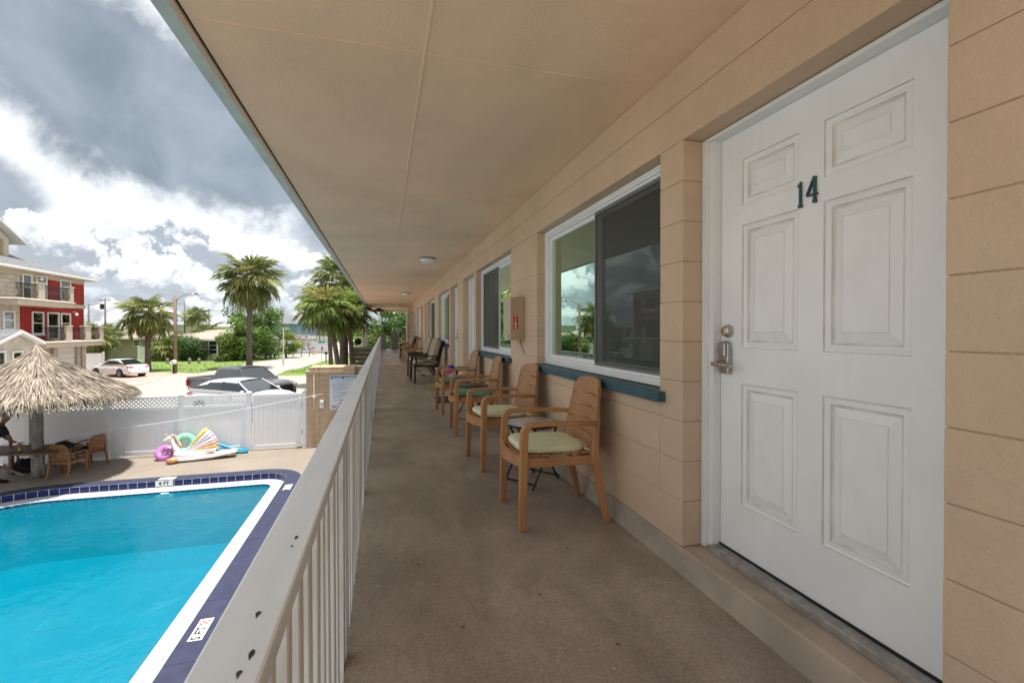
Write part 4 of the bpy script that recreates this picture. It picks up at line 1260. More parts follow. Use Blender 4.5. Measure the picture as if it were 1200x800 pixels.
# ------------------------------------------------------------------ thatched umbrella, table, chairs
THA = mat('thatch', (.30, .25, .195), .9, 0, 2.5, isl=.65, col2=(.20, .165, .125), det=4)
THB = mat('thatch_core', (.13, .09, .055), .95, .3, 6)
POST = mat('rough_post', (.30, .265, .22), .85, 0, 5, .8, 30, bd=.01, col2=(.17, .145, .115), stretch=(4, 4, 1))
UC = G(42.6, 560)
um = empty('thatched_umbrella', UC, label='round palm-thatch umbrella on a thick wooden post beside the pool', cat='umbrella')
m = MB(); rr = [.125 + random.uniform(-.008, .008) for _ in range(12)]
m.tube([(random.uniform(-.006, .006), random.uniform(-.006, .006), .28 * k) for k in range(12)], rr, 12); m.build('pole', POST, um, smooth=True)
def prof(s_):           # s 0 apex .. 1 rim -> (radius, height)
    r_ = 2.10 * s_
    return r_, 3.46 - 1.16 * s_ ** .95 - .03 * max(0, s_ - .75) - (.17 * (1 - math.exp(-s_ * 9)))
m = MB(); pr = [prof(k / 12) for k in range(13)]
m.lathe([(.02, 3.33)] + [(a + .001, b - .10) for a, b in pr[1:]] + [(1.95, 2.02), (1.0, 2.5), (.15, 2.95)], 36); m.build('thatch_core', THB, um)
m = MB()
random.seed(5)
rows = 26
for j in range(rows):
    s0 = .97 * (j / rows) ** 1.0
    cnt = int(60 + 520 * s0)
    for k in range(cnt):
        a = 2 * PI * random.random(); s1 = s0 + random.uniform(-.02, .02); s1 = max(.004, s1)
        ln = random.uniform(.10, .22)
        if j >= rows - 3: ln = random.uniform(.09, .17)
        tw = random.uniform(-.22, .22) * (1 if j > 2 else .3)
        lift = random.uniform(.005, .06) + (.02 if j % 3 == 0 else 0)
        wd = random.uniform(.010, .024)
        P = []
        for q in range(3):
            s_ = s1 + ln * q / 2; r_, z = prof(min(s_, 1.0))
            over = max(0, s_ - 1.0)
            r_ += over * 1.1; z -= over * 2.2
            z += lift * (.35 + .65 * q / 2) - (.03 if q == 2 else 0) * random.random()
            aa = a + tw * ln * q / 2 / max(.25, s_)
            P.append(Vector((r_ * math.cos(aa), r_ * math.sin(aa), z)))
        t_ = Vector((-math.sin(a), math.cos(a), random.uniform(-.5, .5))).normalized() * wd / 2
        m.add([P[0] - t_, P[0] + t_, P[1] - t_ * 1.1, P[1] + t_ * 1.1, P[2] - t_ * .3, P[2] + t_ * .3], [(0, 1, 3, 2), (2, 3, 5, 4)])
for k in range(1500):          # ragged hanging fringe and underside
    a = 2 * PI * random.random(); r_ = random.uniform(1.94, 2.16); z = prof(min(r_ / 2.10, 1))[1] + random.uniform(-.14, .02)
    t_ = Vector((-math.sin(a), math.cos(a), 0)) * random.uniform(.008, .018); l_ = random.uniform(.10, .22)
    p = Vector((r_ * math.cos(a), r_ * math.sin(a), z)); q = p + Vector((math.cos(a) * random.uniform(-.02, .10), math.sin(a) * random.uniform(-.02, .10), -l_)) + t_ * random.uniform(-5, 5)
    m.add([p - t_, p + t_, q], [(0, 1, 2)])
tag(m.build('thatch', THA, um), kind='stuff')
m = MB()
for k in range(8):
    a = 2 * PI * k / 8; m.bar((.1 * math.cos(a), .1 * math.sin(a), 2.9), (1.8 * math.cos(a), 1.8 * math.sin(a), 2.10), .06, .05)
m.build('rafters', POST, um)
random.seed(12)
# table round the post
tb = empty('picnic_table', (UC.x - .32, UC.y - .02, 0), R(-8), label='dark wooden table built round the thatched umbrella post', cat='table')
m = None
for k in range(9):
    m = MB(); y0 = -.54 + k * .12; m.box(-1.05, y0 + .004, .735, 1.05, y0 + .116, .77)
    m.build('plank', TEAKD, tb, bevel=.004)
GREYW = mat('grey_timber', (.25, .22, .19), .85, .2, 6)
for s_ in (-1, 1):
    m = MB(); m.bar((s_ * .75, -.40, .70), (.22 * s_ + .3, -.02, .10), .05, .05); m.build('brace', GREYW, tb)
    m = MB(); m.bar((s_ * .62, .46, .73), (s_ * .62, .46, 0), .09, .07); m.build('leg', TEAK, tb)
    m = MB(); m.box(s_ * .62 - .04, -.5, .66, s_ * .62 + .04, .5, .733); m.build('batten', GREYW, tb)
tch = make_armchair(TEAK, 'teak armchair with its slatted back to the pool, drawn up to the thatched table')
tch['group'] = 'teak armchairs round the thatched table'
a = G(60, 565); b_ = G(88, 562)
tch.location = (UC.x + 1.0, UC.y - .80, 0); tch.location = G(76, 560) + Vector((-.03, .12, 0)); tch.rotation_euler.z = R(-102)
tc2 = copy_tree(tch); tc2.location = G(104, 546); tc2.rotation_euler.z = R(-22); tc2['label'] = 'teak armchair right of the thatched table, facing left, dark bundle on its seat'
tc3 = copy_tree(tch); tc3.location = G(26, 548) + Vector((-.35, .55, 0)); tc3.rotation_euler.z = R(60); tc3['label'] = 'dark teak armchair on the far left of the thatched table, mostly hidden'
tc4 = copy_tree(tch); tc4.location = UC + Vector((.05, 1.35, 0)); tc4.rotation_euler.z = R(85); tc4['label'] = 'teak armchair behind the thatched table, only its back showing'
BAG = mat('black_cloth', (.012, .012, .015), .8, .3, 9, .5, 20, bd=.02)
def lump(name, loc, sx, sy, sz, m_, label, cat, seed):
    random.seed(seed); b = MB(); vs = []; fs = []; nu, nv = 18, 10
    ph = [random.uniform(0, 6) for _ in range(6)]
    for i in range(nv + 1):
        th_ = PI * i / nv
        for k in range(nu):
            f_ = 2 * PI * k / nu
            q = 1 + .16 * math.sin(3 * f_ + ph[0] + 2 * th_) + .10 * math.sin(5 * f_ + ph[1] - 3 * th_) + .07 * math.sin(7 * th_ + ph[2] + f_)
            z = math.cos(th_) * q; z = max(z, -.45)
            vs.append((math.sin(th_) * math.cos(f_) * q * sx, math.sin(th_) * math.sin(f_) * q * sy, (z + .45) * sz))
    for i in range(nv):
        for k in range(nu): fs.append((i * nu + k, i * nu + (k + 1) % nu, (i + 1) * nu + (k + 1) % nu, (i + 1) * nu + k))
    b.add(vs, fs); o = b.build(name, m_, smooth=True, loc=loc); return tag(o, label, cat)
lump('cloth_bag', D(74, 520, 12.3), .22, .15, .10, BAG, 'crumpled black bag lying on the right end of the thatched table', 'bag', 2)
tbz = D(74, 520, 12.3); bpy.data.objects['cloth_bag'].location.z = .772
lump('towel', tc2.location + Vector((0, 0, .458)), .19, .17, .08, BAG, 'dark bundle on the seat of the right-hand teak armchair', 'towel', 3)
lump('towel', tch.location + Vector((0, 0, .458)), .17, .15, .09, mat('mottled_cloth', (.25, .24, .2), .9, .6, 20), 'mottled cloth bundle on the seat of the teak armchair nearest the pool', 'towel', 4)
lump('backpack', G(26, 553) + Vector((0, 0, .002)), .32, .2, .22, BAG, 'black bag on the deck under the thatched table', 'bag', 6)
b = MB(); c = D(22, 530, 12.0); c.z = .772
b.lathe([(.035, 0), (.04, .06)], 14, mi=0); b.lathe([(.040, .061), (.043, .11)], 14, mi=1); b.lathe([(.043, .111), (.045, .16)], 14, mi=2)
o = b.build('cup', [mat('lime', (.45, .60, .03), .5), mat('cup_green', (.05, .35, .12), .5), mat('cup_red', (.5, .06, .03), .5)], smooth=True, auto=40, loc=c); tag(o, 'small red, green and yellow cup on the thatched table', 'cup')
pbk = G(31, 545); b = MB(); b.tube([(0, 0, 0), (0, 0, 2.2)], .07, 14); b.lathe([(.3, 0), (.3, .05), (.09, .09)], 20)
o = b.build('closed_parasol', BAG, smooth=True, auto=40, loc=pbk + Vector((0, .6, 0))); tag(o, 'closed black parasol standing behind the thatched table', 'parasol')

# ------------------------------------------------------------------ person bending to the table from the left
def person():
    root = empty('person', label='person in black top and trousers at the left edge reaching over the thatched table', cat='person')
    foot = G(-4, 566); root.location = foot
    hand = D(17, 529, 12.1) ; hand.z = .80
    SK = mat('skin', (.22, .105, .06), .5, .06, 8); CL = mat('black_clothes', (.012, .012, .014), .8)
    def skin(name, verts, edges, m, sub=2):
        me = bpy.data.meshes.new(name); me.from_pydata([v[0] for v in verts], edges, [])
        o = link(name, me, root); me.materials.append(m)
        sm = o.modifiers.new('skin', 'SKIN'); sm.use_smooth_shade = True
        for i, v in enumerate(verts):
            me.skin_vertices[0].data[i].radius = (v[1], v[1] * (v[2] if len(v) > 2 else 1))
        me.skin_vertices[0].data[0].use_root = True
        ss = o.modifiers.new('sub', 'SUBSURF'); ss.levels = sub; ss.render_levels = sub
        return o
    d = (hand - foot); d.z = 0; d.normalize(); s_ = Vector((-d.y, d.x, 0))
    P = lambda f, r_, z: tuple(d * f + s_ * r_ + Vector((0, 0, z)))
    H = hand - foot
    el_ = (H + Vector(P(.10, -.20, 1.38))) / 2 + Vector((0, 0, -.03))
    # one continuous body
    V = [(P(-.22, 0, .93), .145), (P(-.16, 0, 1.10), .125), (P(-.06, 0, 1.27), .15), (P(.04, 0, 1.42), .12), (P(.08, 0, 1.50), .055), (P(.14, 0, 1.58), .078), (P(.17, 0, 1.66), .092), (P(.165, 0, 1.74), .07),
         (P(-.20, .11, .84), .10), (P(-.14, .13, .48), .066), (P(-.18, .13, .10), .042), (P(-.06, .14, .035), .035), (P(.04, .14, .03), .028),
         (P(-.20, -.11, .84), .10), (P(-.06, -.13, .48), .066), (P(-.05, -.13, .10), .042), (P(.07, -.14, .035), .035), (P(.16, -.14, .03), .028),
         (P(.04, -.19, 1.40), .062), (tuple(el_), .043), (tuple(H * 1 + Vector((0, 0, .03)) - d * .09), .028), (tuple(H + Vector((0, 0, .03)) - d * .03), .034),
         (P(.04, .19, 1.40), .062), (P(.14, .24, 1.12), .043), (P(.32, .20, .95), .028), (P(.38, .19, .92), .034)]
    E = [(0, 1), (1, 2), (2, 3), (3, 4), (4, 5), (5, 6), (6, 7), (0, 8), (8, 9), (9, 10), (10, 11), (11, 12), (0, 13), (13, 14), (14, 15), (15, 16), (16, 17), (3, 18), (18, 19), (19, 20), (20, 21), (3, 22), (22, 23), (23, 24), (24, 25)]
    skin('body', V, E, SK)
    def grow(idx, e, k, name, m, cut={}):
        vv = []; mp_ = {}
        for i in idx:
            p = Vector(V[i][0]) if i not in cut else Vector(V[cut[i][0]][0]).lerp(Vector(V[i][0]), cut[i][1])
            mp_[i] = len(vv); vv.append((tuple(p), V[i][1] * k + .008))
        skin(name, vv, [(mp_[a], mp_[b]) for a, b in e], m)
    grow([1, 2, 3, 0, 18, 19, 22, 23], [(1, 2), (2, 3), (1, 0), (3, 18), (18, 19), (3, 22), (22, 23)], 1.28, 'black_top', CL, {19: (18, .62), 23: (22, .62)})
    grow([0, 8, 9, 10, 13, 14, 15], [(0, 8), (8, 9), (9, 10), (0, 13), (13, 14), (14, 15)], 1.12, 'trousers', CL)
    grow([10, 11, 12], [(10, 11), (11, 12)], 1.15, 'shoe', CL); grow([15, 16, 17], [(15, 16), (16, 17)], 1.15, 'shoe', CL)
    hv = [(P(.12, 0, 1.66), .095), (P(.10, 0, 1.72), .09), (P(.14, 0, 1.765), .06)]
    skin('hair', hv, [(0, 1), (1, 2)], CL)
    for q, (sd_, tipl) in enumerate(((-.028, .060), (-.010, .072), (.010, .068), (.027, .055))):
        b0 = H + Vector((0, 0, .03)) + s_ * sd_; skin('finger', [(tuple(b0 - d * .01), .010), (tuple(b0 + d * tipl * .55 + Vector((0, 0, -.004))), .009), (tuple(b0 + d * tipl + Vector((0, 0, -.022))), .008)], [(0, 1), (1, 2)], SK, 1)
    b0 = H + Vector((0, 0, .025)) + s_ * .03 - d * .03; skin('thumb', [(tuple(b0), .011), (tuple(b0 + s_ * .025 + d * .025), .010), (tuple(b0 + s_ * .03 + d * .05 + Vector((0, 0, -.01))), .009)], [(0, 1), (1, 2)], SK, 1)
    # face: nose, eyes, ears as small bumps on the head
    m = MB()
    m.tube([P(.255, 0, 1.685), P(.275, 0, 1.655), P(.255, 0, 1.645)], [.008, .014, .010], 8); m.build('nose', SK, root, smooth=True)
    for q in (-1, 1):
        m = MB(); m.lathe([(.002, -.012), (.012, 0), (.002, .012)], 10, P(.238, q * .032, 1.685)); m.build('eye', WHT, root, smooth=True)
        m = MB(); m.lathe([(.002, -.03), (.014, 0), (.002, .03)], 10, P(.16, q * .092, 1.67)); m.build('ear', SK, root, smooth=True)
person()

# ------------------------------------------------------------------ inflatables
PW = mat('float_white', (.80, .79, .76), .25, .03, coat=.4); PYE = mat('float_yellow', (.72, .50, .16), .3, coat=.3); PLI = mat('float_lilac', (.62, .50, .66), .3, coat=.3)
PPK = mat('float_pink', (.74, .42, .36), .3, .1, coat=.3); PMG = mat('float_magenta', (.58, .20, .52), .25, coat=.4); PGR = mat('float_mint', (.22, .60, .42), .2, .05, coat=.5); PBL = mat('noodle_blue', (.02, .33, .55), .45, .1)
fc = G(227, 537)
uni = empty('unicorn_float', fc, R(4), label='white inflatable unicorn float with rainbow ribbed wing, by the white fence', cat='pool float')
def torus(b, R0, r_, c=(0, 0, 0), sx=1, sy=1, sz=1, M=None, mi=None, n1=36, n2=14):
    vs = []; fs = []
    for i in range(n1):
        for k in range(n2):
            a, f_ = 2 * PI * i / n1, 2 * PI * k / n2
            p = Vector(((R0 + r_ * math.cos(f_)) * math.cos(a) * sx, (R0 + r_ * math.cos(f_)) * math.sin(a) * sy, r_ * math.sin(f_) * sz))
            if M: p = M @ p
            vs.append(p + Vector(c))
    for i in range(n1):
        for k in range(n2): fs.append((i * n2 + k, ((i + 1) % n1) * n2 + k, ((i + 1) % n1) * n2 + (k + 1) % n2, i * n2 + (k + 1) % n2))
    return b.add(vs, fs, mi)
m = MB(); torus(m, .34, .14, (0, 0, .21), 1.38, .95, .95); m.build('body_ring', PW, uni, smooth=True)
m = MB(); m.tube([(-.46, 0, .24), (-.57, 0, .40), (-.66, 0, .58), (-.69, 0, .74), (-.73, 0, .84)], [.13, .115, .085, .075, .04], 14); m.build('neck', PW, uni, smooth=True)
m = MB(); m.tube([(-.66, 0, .80), (-.74, 0, .815), (-.83, 0, .77), (-.93, 0, .70), (-.965, 0, .68)], [.05, .088, .078, .055, .03], 14); m.build('head', PW, uni, smooth=True)
m = MB(); m.tube([(-.80, 0, .86), (-.92, 0, 1.0)], [.028, .004], 10); m.build('horn', PYE, uni, smooth=True)
for k in range(6):
    m = MB(); a = k / 5; m.tube([(-.68 + .16 * a, 0, .90 - .35 * a), (-.60 + .17 * a, 0, .90 - .36 * a), (-.56 + .15 * a, 0, .82 - .38 * a)], [.035, .045, .015], 8); m.build('mane_tuft', (PPK, PLI, PYE)[k % 3], uni, smooth=True)
for q in (-1, 1):
    m = MB(); m.tube([(-.70, q * .05, .87), (-.69, q * .07, .95)], [.026, .006], 8); m.build('ear', PW, uni, smooth=True)
    m = MB(); m.lathe([(.002, -.016), (.016, 0), (.002, .016)], 10, (-.80, q * .078, .795)); m.build('eye', INK, uni, smooth=True)
ribs = [PYE, PW, PLI, PW, PPK, PYE, PW]
for k in range(7):
    a = R(56 - k * 8.4); L_ = 1.04 - .02 * k
    for s_ in (-1, 1):
        yy = s_ * (.10 + k * .012) - .06
        m = MB(); p0 = Vector((-.18, yy, .26)); p1 = p0 + Vector((math.cos(a) * L_ * .6, s_ * .0, math.sin(a) * L_ * .6)); p2 = p0 + Vector((math.cos(a) * L_ * .97, 0, math.sin(a) * L_ * .93)); p3 = p0 + Vector((math.cos(a) * L_, 0, math.sin(a) * L_ * .95))
        m.tube([p0, p0.lerp(p1, .5), p1, p2, p3], [.03, .062, .092, .085, .045], 12); m.build('wing_rib', ribs[k], uni, smooth=True)
uni.scale = (.82, .82, .80)
gr = empty('swim_ring', fc + Vector((-.30, .12, 0)), label='mint green inflatable ring leaning upright behind the unicorn float', cat='pool float')
m = MB(); torus(m, .24, .11, (0, 0, .42), .95, .95, 1, Matrix.Rotation(R(68), 4, 'X') @ Matrix.Rotation(R(20), 4, 'Y')); m.build('ring', PGR, gr, smooth=True)
m = MB(); m.lathe([(.10, 0), (.32, .04)], 20); 
pk2 = empty('swim_ring', fc + Vector((-.80, .05, 0)), label='magenta and white inflatable ring at the unicorn neck', cat='pool float')
m = MB(); torus(m, .15, .10, (0, 0, .20), 1, 1, 1, Matrix.Rotation(R(55), 4, 'X')); m.build('ring', PMG, pk2, smooth=True)
m = MB(); m.lathe([(.012, 0), (.015, -.03)], 8, (.0, -.13, .3), ax='y'); m.build('valve', PW, pk2, smooth=True)
mt = empty('air_mattress', fc + Vector((.16, -.22, 0)), R(9), label='half-deflated pink ribbed air mattress on the deck before the unicorn float', cat='pool float')
for k in range(6):
    m = MB(); L_ = 1.0; y = -.17 + k * .075
    m.tube([(-.62, y, .07), (-.55, y, .085), (-.1, y, .075 + .03 * math.sin(k)), (.4, y * .9, .10), (.9, y * .8, .16), (1.02, y * .8, .17)], [.03, .055, .05, .055, .05, .02], 10); m.build('mattress_tube', PPK if k % 3 else PW, mt, smooth=True)
m = MB(); m.tube([(-.72, -.2, .08), (-.6, -.24, .10), (-.45, -.22, .09)], [.06, .09, .05], 12); m.build('pillow', mat('float_orange', (.70, .30, .13), .3, coat=.3), mt, smooth=True)
nd = MB(); pts = [D(252, 514, 15.1), D(262, 518, 15.1), D(272, 522.5, 15.1), D(283, 525.5, 15.1), D(293, 525.5, 15.1)]
pts[0].z = .40; pts[1].z = .30; pts[2].z = .19; pts[3].z = .10; pts[4].z = .06
for p in pts: p.y = min(p.y, FY - .16)
nd.tube(pts, .045, 12); tag(nd.build('pool_noodle', PBL, smooth=True), 'bright blue foam noodle against the fence foot', 'pool noodle')
nd = MB(); pts2 = [p + Vector((.02, -.10, -.03)) for p in pts]
for p in pts2: p.z = max(.046, p.z * .55)
nd.tube(pts2, .042, 12); tag(nd.build('pool_noodle', mat('noodle_teal', (.02, .26, .36), .45), smooth=True), 'darker blue foam noodle lying in front of the brighter one', 'pool noodle')
# ------------------------------------------------------------------ streets, lawns
def poly_px(L, z): return [(G(x, y, z).x, G(x, y, z).y) for x, y in L]
sheet('road', poly_px([(-2600, 800), (700, 440), (470, 416), (430, 405.5), (402, 401.5), (390, 403), (377, 409), (345, 416), (300, 425), (262, 433), (232, 438), (200, 437.5), (168, 438), (150, 440), (-200, 440), (-900, 470)], -.004), [], -.004, ROADM) if False else None
rp = [(-26, 17.21), (7, 17.21)] 
road_pts = [G(x, y, -.02) for x, y in [(430, 424), (416, 412), (404, 403.5), (390, 404), (377, 409), (345, 416), (300, 425), (262, 433), (232, 438), (200, 437.5), (168, 437), (120, 441)]]
outer = [(-60, 17.25), (8, 17.25)] + [(p.x, p.y) for p in road_pts] + [(-60, 36)]
sheet('road', outer, [], -.02, ROADM)
GRASS = mat('lawn_grass', (.17, .25, .05), .9, 0, .35, .6, 90, bd=.03, col2=(.13, .19, .045), det=9)
def finish_grass():
    p, N, nt = base(GRASS); co = N.coord('Object'); c0 = p.inputs['Base Color'].links[0].from_socket
    dry = N.mr(N.noise(N.vmap(co, loc=(3, 8, 0)), .18, 8, .7), .5, .66)
    c = N.mix(N.math('MULTIPLY', dry, .6), c0, (.26, .24, .10)); nt.links.new(c, p.inputs['Base Color'])
finish_grass()
lawn_front = [G(x, y, -.012) for x, y in [(143, 433), (165, 435), (200, 436), (232, 436.8), (250, 434), (300, 424), (345, 415), (377, 408.3), (388, 404), (396, 399.5)]]
lw = [(p.x, p.y) for p in lawn_front] + [(120, 600), (-700, 600), (-400, 80), (-45, 51)]
sheet('lawn', lw, [], -.012, GRASS)
lawn_b = [G(x, y, -.012) for x, y in [(322, 440), (336, 434), (352, 431.5), (362, 428), (388, 421), (399, 416), (440, 416), (470, 440)]]
sheet('verge', [(p.x, p.y) for p in lawn_b], [], -.0125, GRASS)
drive = [G(x, y, -.008) for x, y in [(60, 452), (80, 437), (150, 434), (200, 438), (180, 447), (120, 462)]]
sheet('driveway', [(p.x, p.y) for p in drive], [], -.008, PAVEM)
lm = [G(x, y, -.004) for x, y in [(105, 453.5), (160, 447.5), (161, 448.6), (106, 455)]]
sheet('parking_line', [(p.x, p.y) for p in lm], [], -.004, mat('faded_line', (.58, .56, .52), .8))
# short grass standing on the lawns
random.seed(21)
gm = MB()
def in_poly(x, y, P):
    c = False; j = len(P) - 1
    for i in range(len(P)):
        if (P[i][1] > y) != (P[j][1] > y) and x < (P[j][0] - P[i][0]) * (y - P[i][1]) / (P[j][1] - P[i][1]) + P[i][0]: c = not c
        j = i
    return c
LB = [(p.x, p.y) for p in lawn_b]
cnt = 0
while cnt < 15000:
    if cnt % 4: px, py = random.uniform(140, 395), 402 + 35 * random.random() ** .7; 
    else: px, py = random.uniform(322, 470), random.uniform(416, 440)
    p = G(px, py); cnt += 1
    if not (in_poly(p.x, p.y, lw) or in_poly(p.x, p.y, LB)): continue
    a = random.uniform(0, PI); h_ = random.uniform(.03, .07); w_ = random.uniform(.03, .06)
    dx, dy = math.cos(a) * w_, math.sin(a) * w_
    gm.add([(p.x - dx, p.y - dy, -.012), (p.x + dx, p.y + dy, -.012), (p.x + dx * .3, p.y + dy * .3 + .02, h_)], [(0, 1, 2)])
tag(gm.build('grass', leafmat('grass_blade', (.17, .30, .045), (.12, .22, .03), .3)), 'short green grass on the roadside lawns', kind='stuff')

# ------------------------------------------------------------------ vehicles
CARW = mat('car_white', (.72, .72, .73), .25, .02, coat=.8); CARG = mat('truck_grey', (.085, .085, .095), .28, .05, coat=.8)
CGL = mat('car_glass', (.010, .013, .016), .06, .1, spec=.9, coat=.6); TYRE = mat('tyre', (.02, .02, .02), .85, .2); RIM = mat('rim', (.35, .35, .36), .3, .1, metal=.8)
LRED = mat('tail_lamp', (.45, .01, .012), .2, .1, coat=.6); LWH = mat('head_lamp', (.60, .60, .58), .12, .1, coat=.8); LOR = mat('indicator', (.75, .28, .04), .2, coat=.5)
def vehicle(name, label, cat, st, cab, paint, wheels, wr, width, cabw=.80, glassy=True):
    """st: stations (x, z bottom, z belt, half width scale); cab: (x windscreen foot, x roof front, x roof rear, x rear foot, z roof, z belt rear)"""
    t = empty(name, label=label, cat=cat)
    hw = width / 2; b = MB(); vs = []; fs = []
    sec = [(0, 0), (.86, 0), (.97, .10), (1.0, .32), (.985, .62), (.955, .88), (.88, 1.0), (.55, 1.03), (0, 1.045)]
    n = len(sec)
    for x, zb, zt, k in st:
        ring = [(x, u * hw * k, zb + v * (zt - zb)) for u, v in sec] + [(x, -u * hw * k, zb + v * (zt - zb)) for u, v in sec[-2:0:-1]]
        vs += ring
    m_ = len(ring)
    for i in range(len(st) - 1):
        for k in range(m_): fs.append((i * m_ + k, i * m_ + (k + 1) % m_, (i + 1) * m_ + (k + 1) % m_, (i + 1) * m_ + k))
    fs += [tuple(range(m_))[::-1], tuple((len(st) - 1) * m_ + k for k in range(m_))]
    b.add(vs, fs); b.build('body', paint, t, smooth=True, auto=38)
    xf, rf, rr_, xr, zr, zbf, zbr = cab
    wb, wt = hw * .93, hw * cabw * .86
    def P(x, z, wv=0):
        u = 0
        zb_ = zbf + (zbr - zbf) * (x - xf) / (xr - xf)
        u = min(1, max(0, (z - zb_) / (zr - zb_)))
        return wb + (wt - wb) * u
    g = MB()
    zl = [(xf, zbf), (rf, zr), ((rf + rr_) / 2, zr + .03), (rr_, zr), (xr, zbr)]
    L = [(x, -P(x, z), z) for x, z in zl] + [(x, P(x, z), z) for x, z in zl]
    L += [((xf + xr) / 2, -wb, (zbf + zbr) / 2 - .02), ((xf + xr) / 2, wb, (zbf + zbr) / 2 - .02)]
    g.add(L, [(0, 1, 6, 5), (3, 4, 9, 8), (0, 10, 2, 1), (10, 4, 3, 2), (5, 6, 7, 11), (11, 7, 8, 9), (1, 2, 7, 6), (2, 3, 8, 7)]); g.build('window_glass', CGL, t)
    r_ = MB(); nseg = 8; vs = []; fs = []
    for i in range(nseg + 1):
        x = rf + (rr_ - rf) * i / nseg; cr = .035 * math.sin(PI * i / nseg)
        for u, dz in ((-1.06, -.11), (-1.03, .005), (-.8, .03), (0, .045), (.8, .03), (1.03, .005), (1.06, -.11)): vs.append((x, u * wt, zr + dz + cr))
    for i in range(nseg):
        for k in range(6): fs.append((i * 7 + k, i * 7 + k + 1, i * 7 + 8 + k, i * 7 + 7 + k))
    r_.add(vs, fs); r_.build('roof', paint, t, smooth=True)
    for s_ in (-1, 1):
        q = MB(); xm = rr_ - .02; zq = zbf + (zbr - zbf) * (xm - xf) / (xr - xf)
        ya, yb2, yc2 = P(xr, zbr) + .004, P(rr_, zr) + .006, P(xm, zq) + .004
        poly = [(xr - .03, s_ * ya, zbr - .03), (rr_ - .06, s_ * yb2, zr + .01), (rr_ + .10, s_ * yb2, zr + .01), (rr_ - .45 if glassy else rr_ + .04, s_ * (ya * .9 + yb2 * .1), zbr - .03)]
        q.add(poly + [(x, y - s_ * .03, z) for x, y, z in poly], [(0, 1, 2, 3), (7, 6, 5, 4), (0, 4, 5, 1), (1, 5, 6, 2), (2, 6, 7, 3), (3, 7, 4, 0)]); q.build('rear_quarter', paint, t)
        q = MB(); ins = .07
        q.bar((xf - .04, s_ * (P(xf, zbf) + .002), zbf + .01), (xr + .1, s_ * (P(xr, zbr) + .002), zbr + .01), .03, .09, up=(0, 0, 1)); q.build('belt_trim', paint, t)
        for (xa, za, xb_, zb_, wd) in ((xf, zbf, rf, zr, .05), ((xf + xr) / 2 + .05, zbf, (rf + rr_) / 2 + .02, zr + .02, .06)):
            q = MB(); q.bar((xa, s_ * (P(xa, za) + .004), za - .02), (xb_, s_ * (P(xb_, zb_) + .006), zb_ + .01), .022, wd, up=(1, 0, 0)); q.build('pillar', paint if xa == xf or not glassy else CGL, t)
        q = MB(); q.lathe([(.02, -.09), (.07, -.03), (.08, .03), (.06, .09), (.01, .10)], 10, (xf - .35 if xf > xr else xf + .35, s_ * (hw + .08), zbf + .07), ax='y'); q.build('wing_mirror', paint, t, smooth=True)
        q = MB()
        for hx in (-.35, .65):
            q.box((xf + xr) / 2 + hx - .09, s_ * hw * .985, zbf - .14, (xf + xr) / 2 + hx + .09, s_ * hw * 1.0 + s_ * .012, zbf - .11); 
        hh = q
        for hx in (-.35, .65):
            q = MB(); q.box((xf + xr) / 2 + hx - .09, s_ * hw * .96, zbf - .14, (xf + xr) / 2 + hx + .09, s_ * (hw + .012), zbf - .11); q.build('door_handle', paint, t, bevel=.008)
    for wx in wheels:
        for s_ in (-1, 1):
            q = MB(); q.lathe([(wr + .06, s_ * (hw - .24)), (wr + .06, s_ * (hw + .003))], 28, (wx, 0, wr + .01), ax='y'); q.build('wheel_arch', TYRE, t)
            w_ = empty('wheel', (wx, s_ * (hw - .02), wr)); w_.parent = t; KIDS.setdefault(t.name, []).append(w_)
            q = MB(); q.lathe([(wr * .62, .03), (wr * .95, .045), (wr, .02), (wr, -.17), (wr * .9, -.19)] if s_ > 0 else [(wr * .62, -.03), (wr * .95, -.045), (wr, -.02), (wr, .17), (wr * .9, .19)], 26, ax='y'); q.build('tyre', TYRE, w_, smooth=True, auto=40)
            q = MB()
            q.lathe([(wr * .10, s_ * .045), (wr * .14, s_ * .03)], 12, ax='y')
            for k in range(10):
                a = 2 * PI * k / 10; q.bar((0, s_ * .038, 0), (math.cos(a) * wr * .64, s_ * .038, math.sin(a) * wr * .64), .02, .035, up=(0, 1, 0))
            q.lathe([(wr * .68, s_ * .046), (wr * .60, s_ * .046), (wr * .60, s_ * .02)], 24, ax='y'); q.build('rim', RIM, w_)
    return t, hw
def part_box(t, name, m, x0, y0, z0, x1, y1, z1, bev=.01, seg=2):
    q = MB(); q.box(x0, y0, z0, x1, y1, z1); return q.build(name, m, t, bevel=bev, seg=seg)
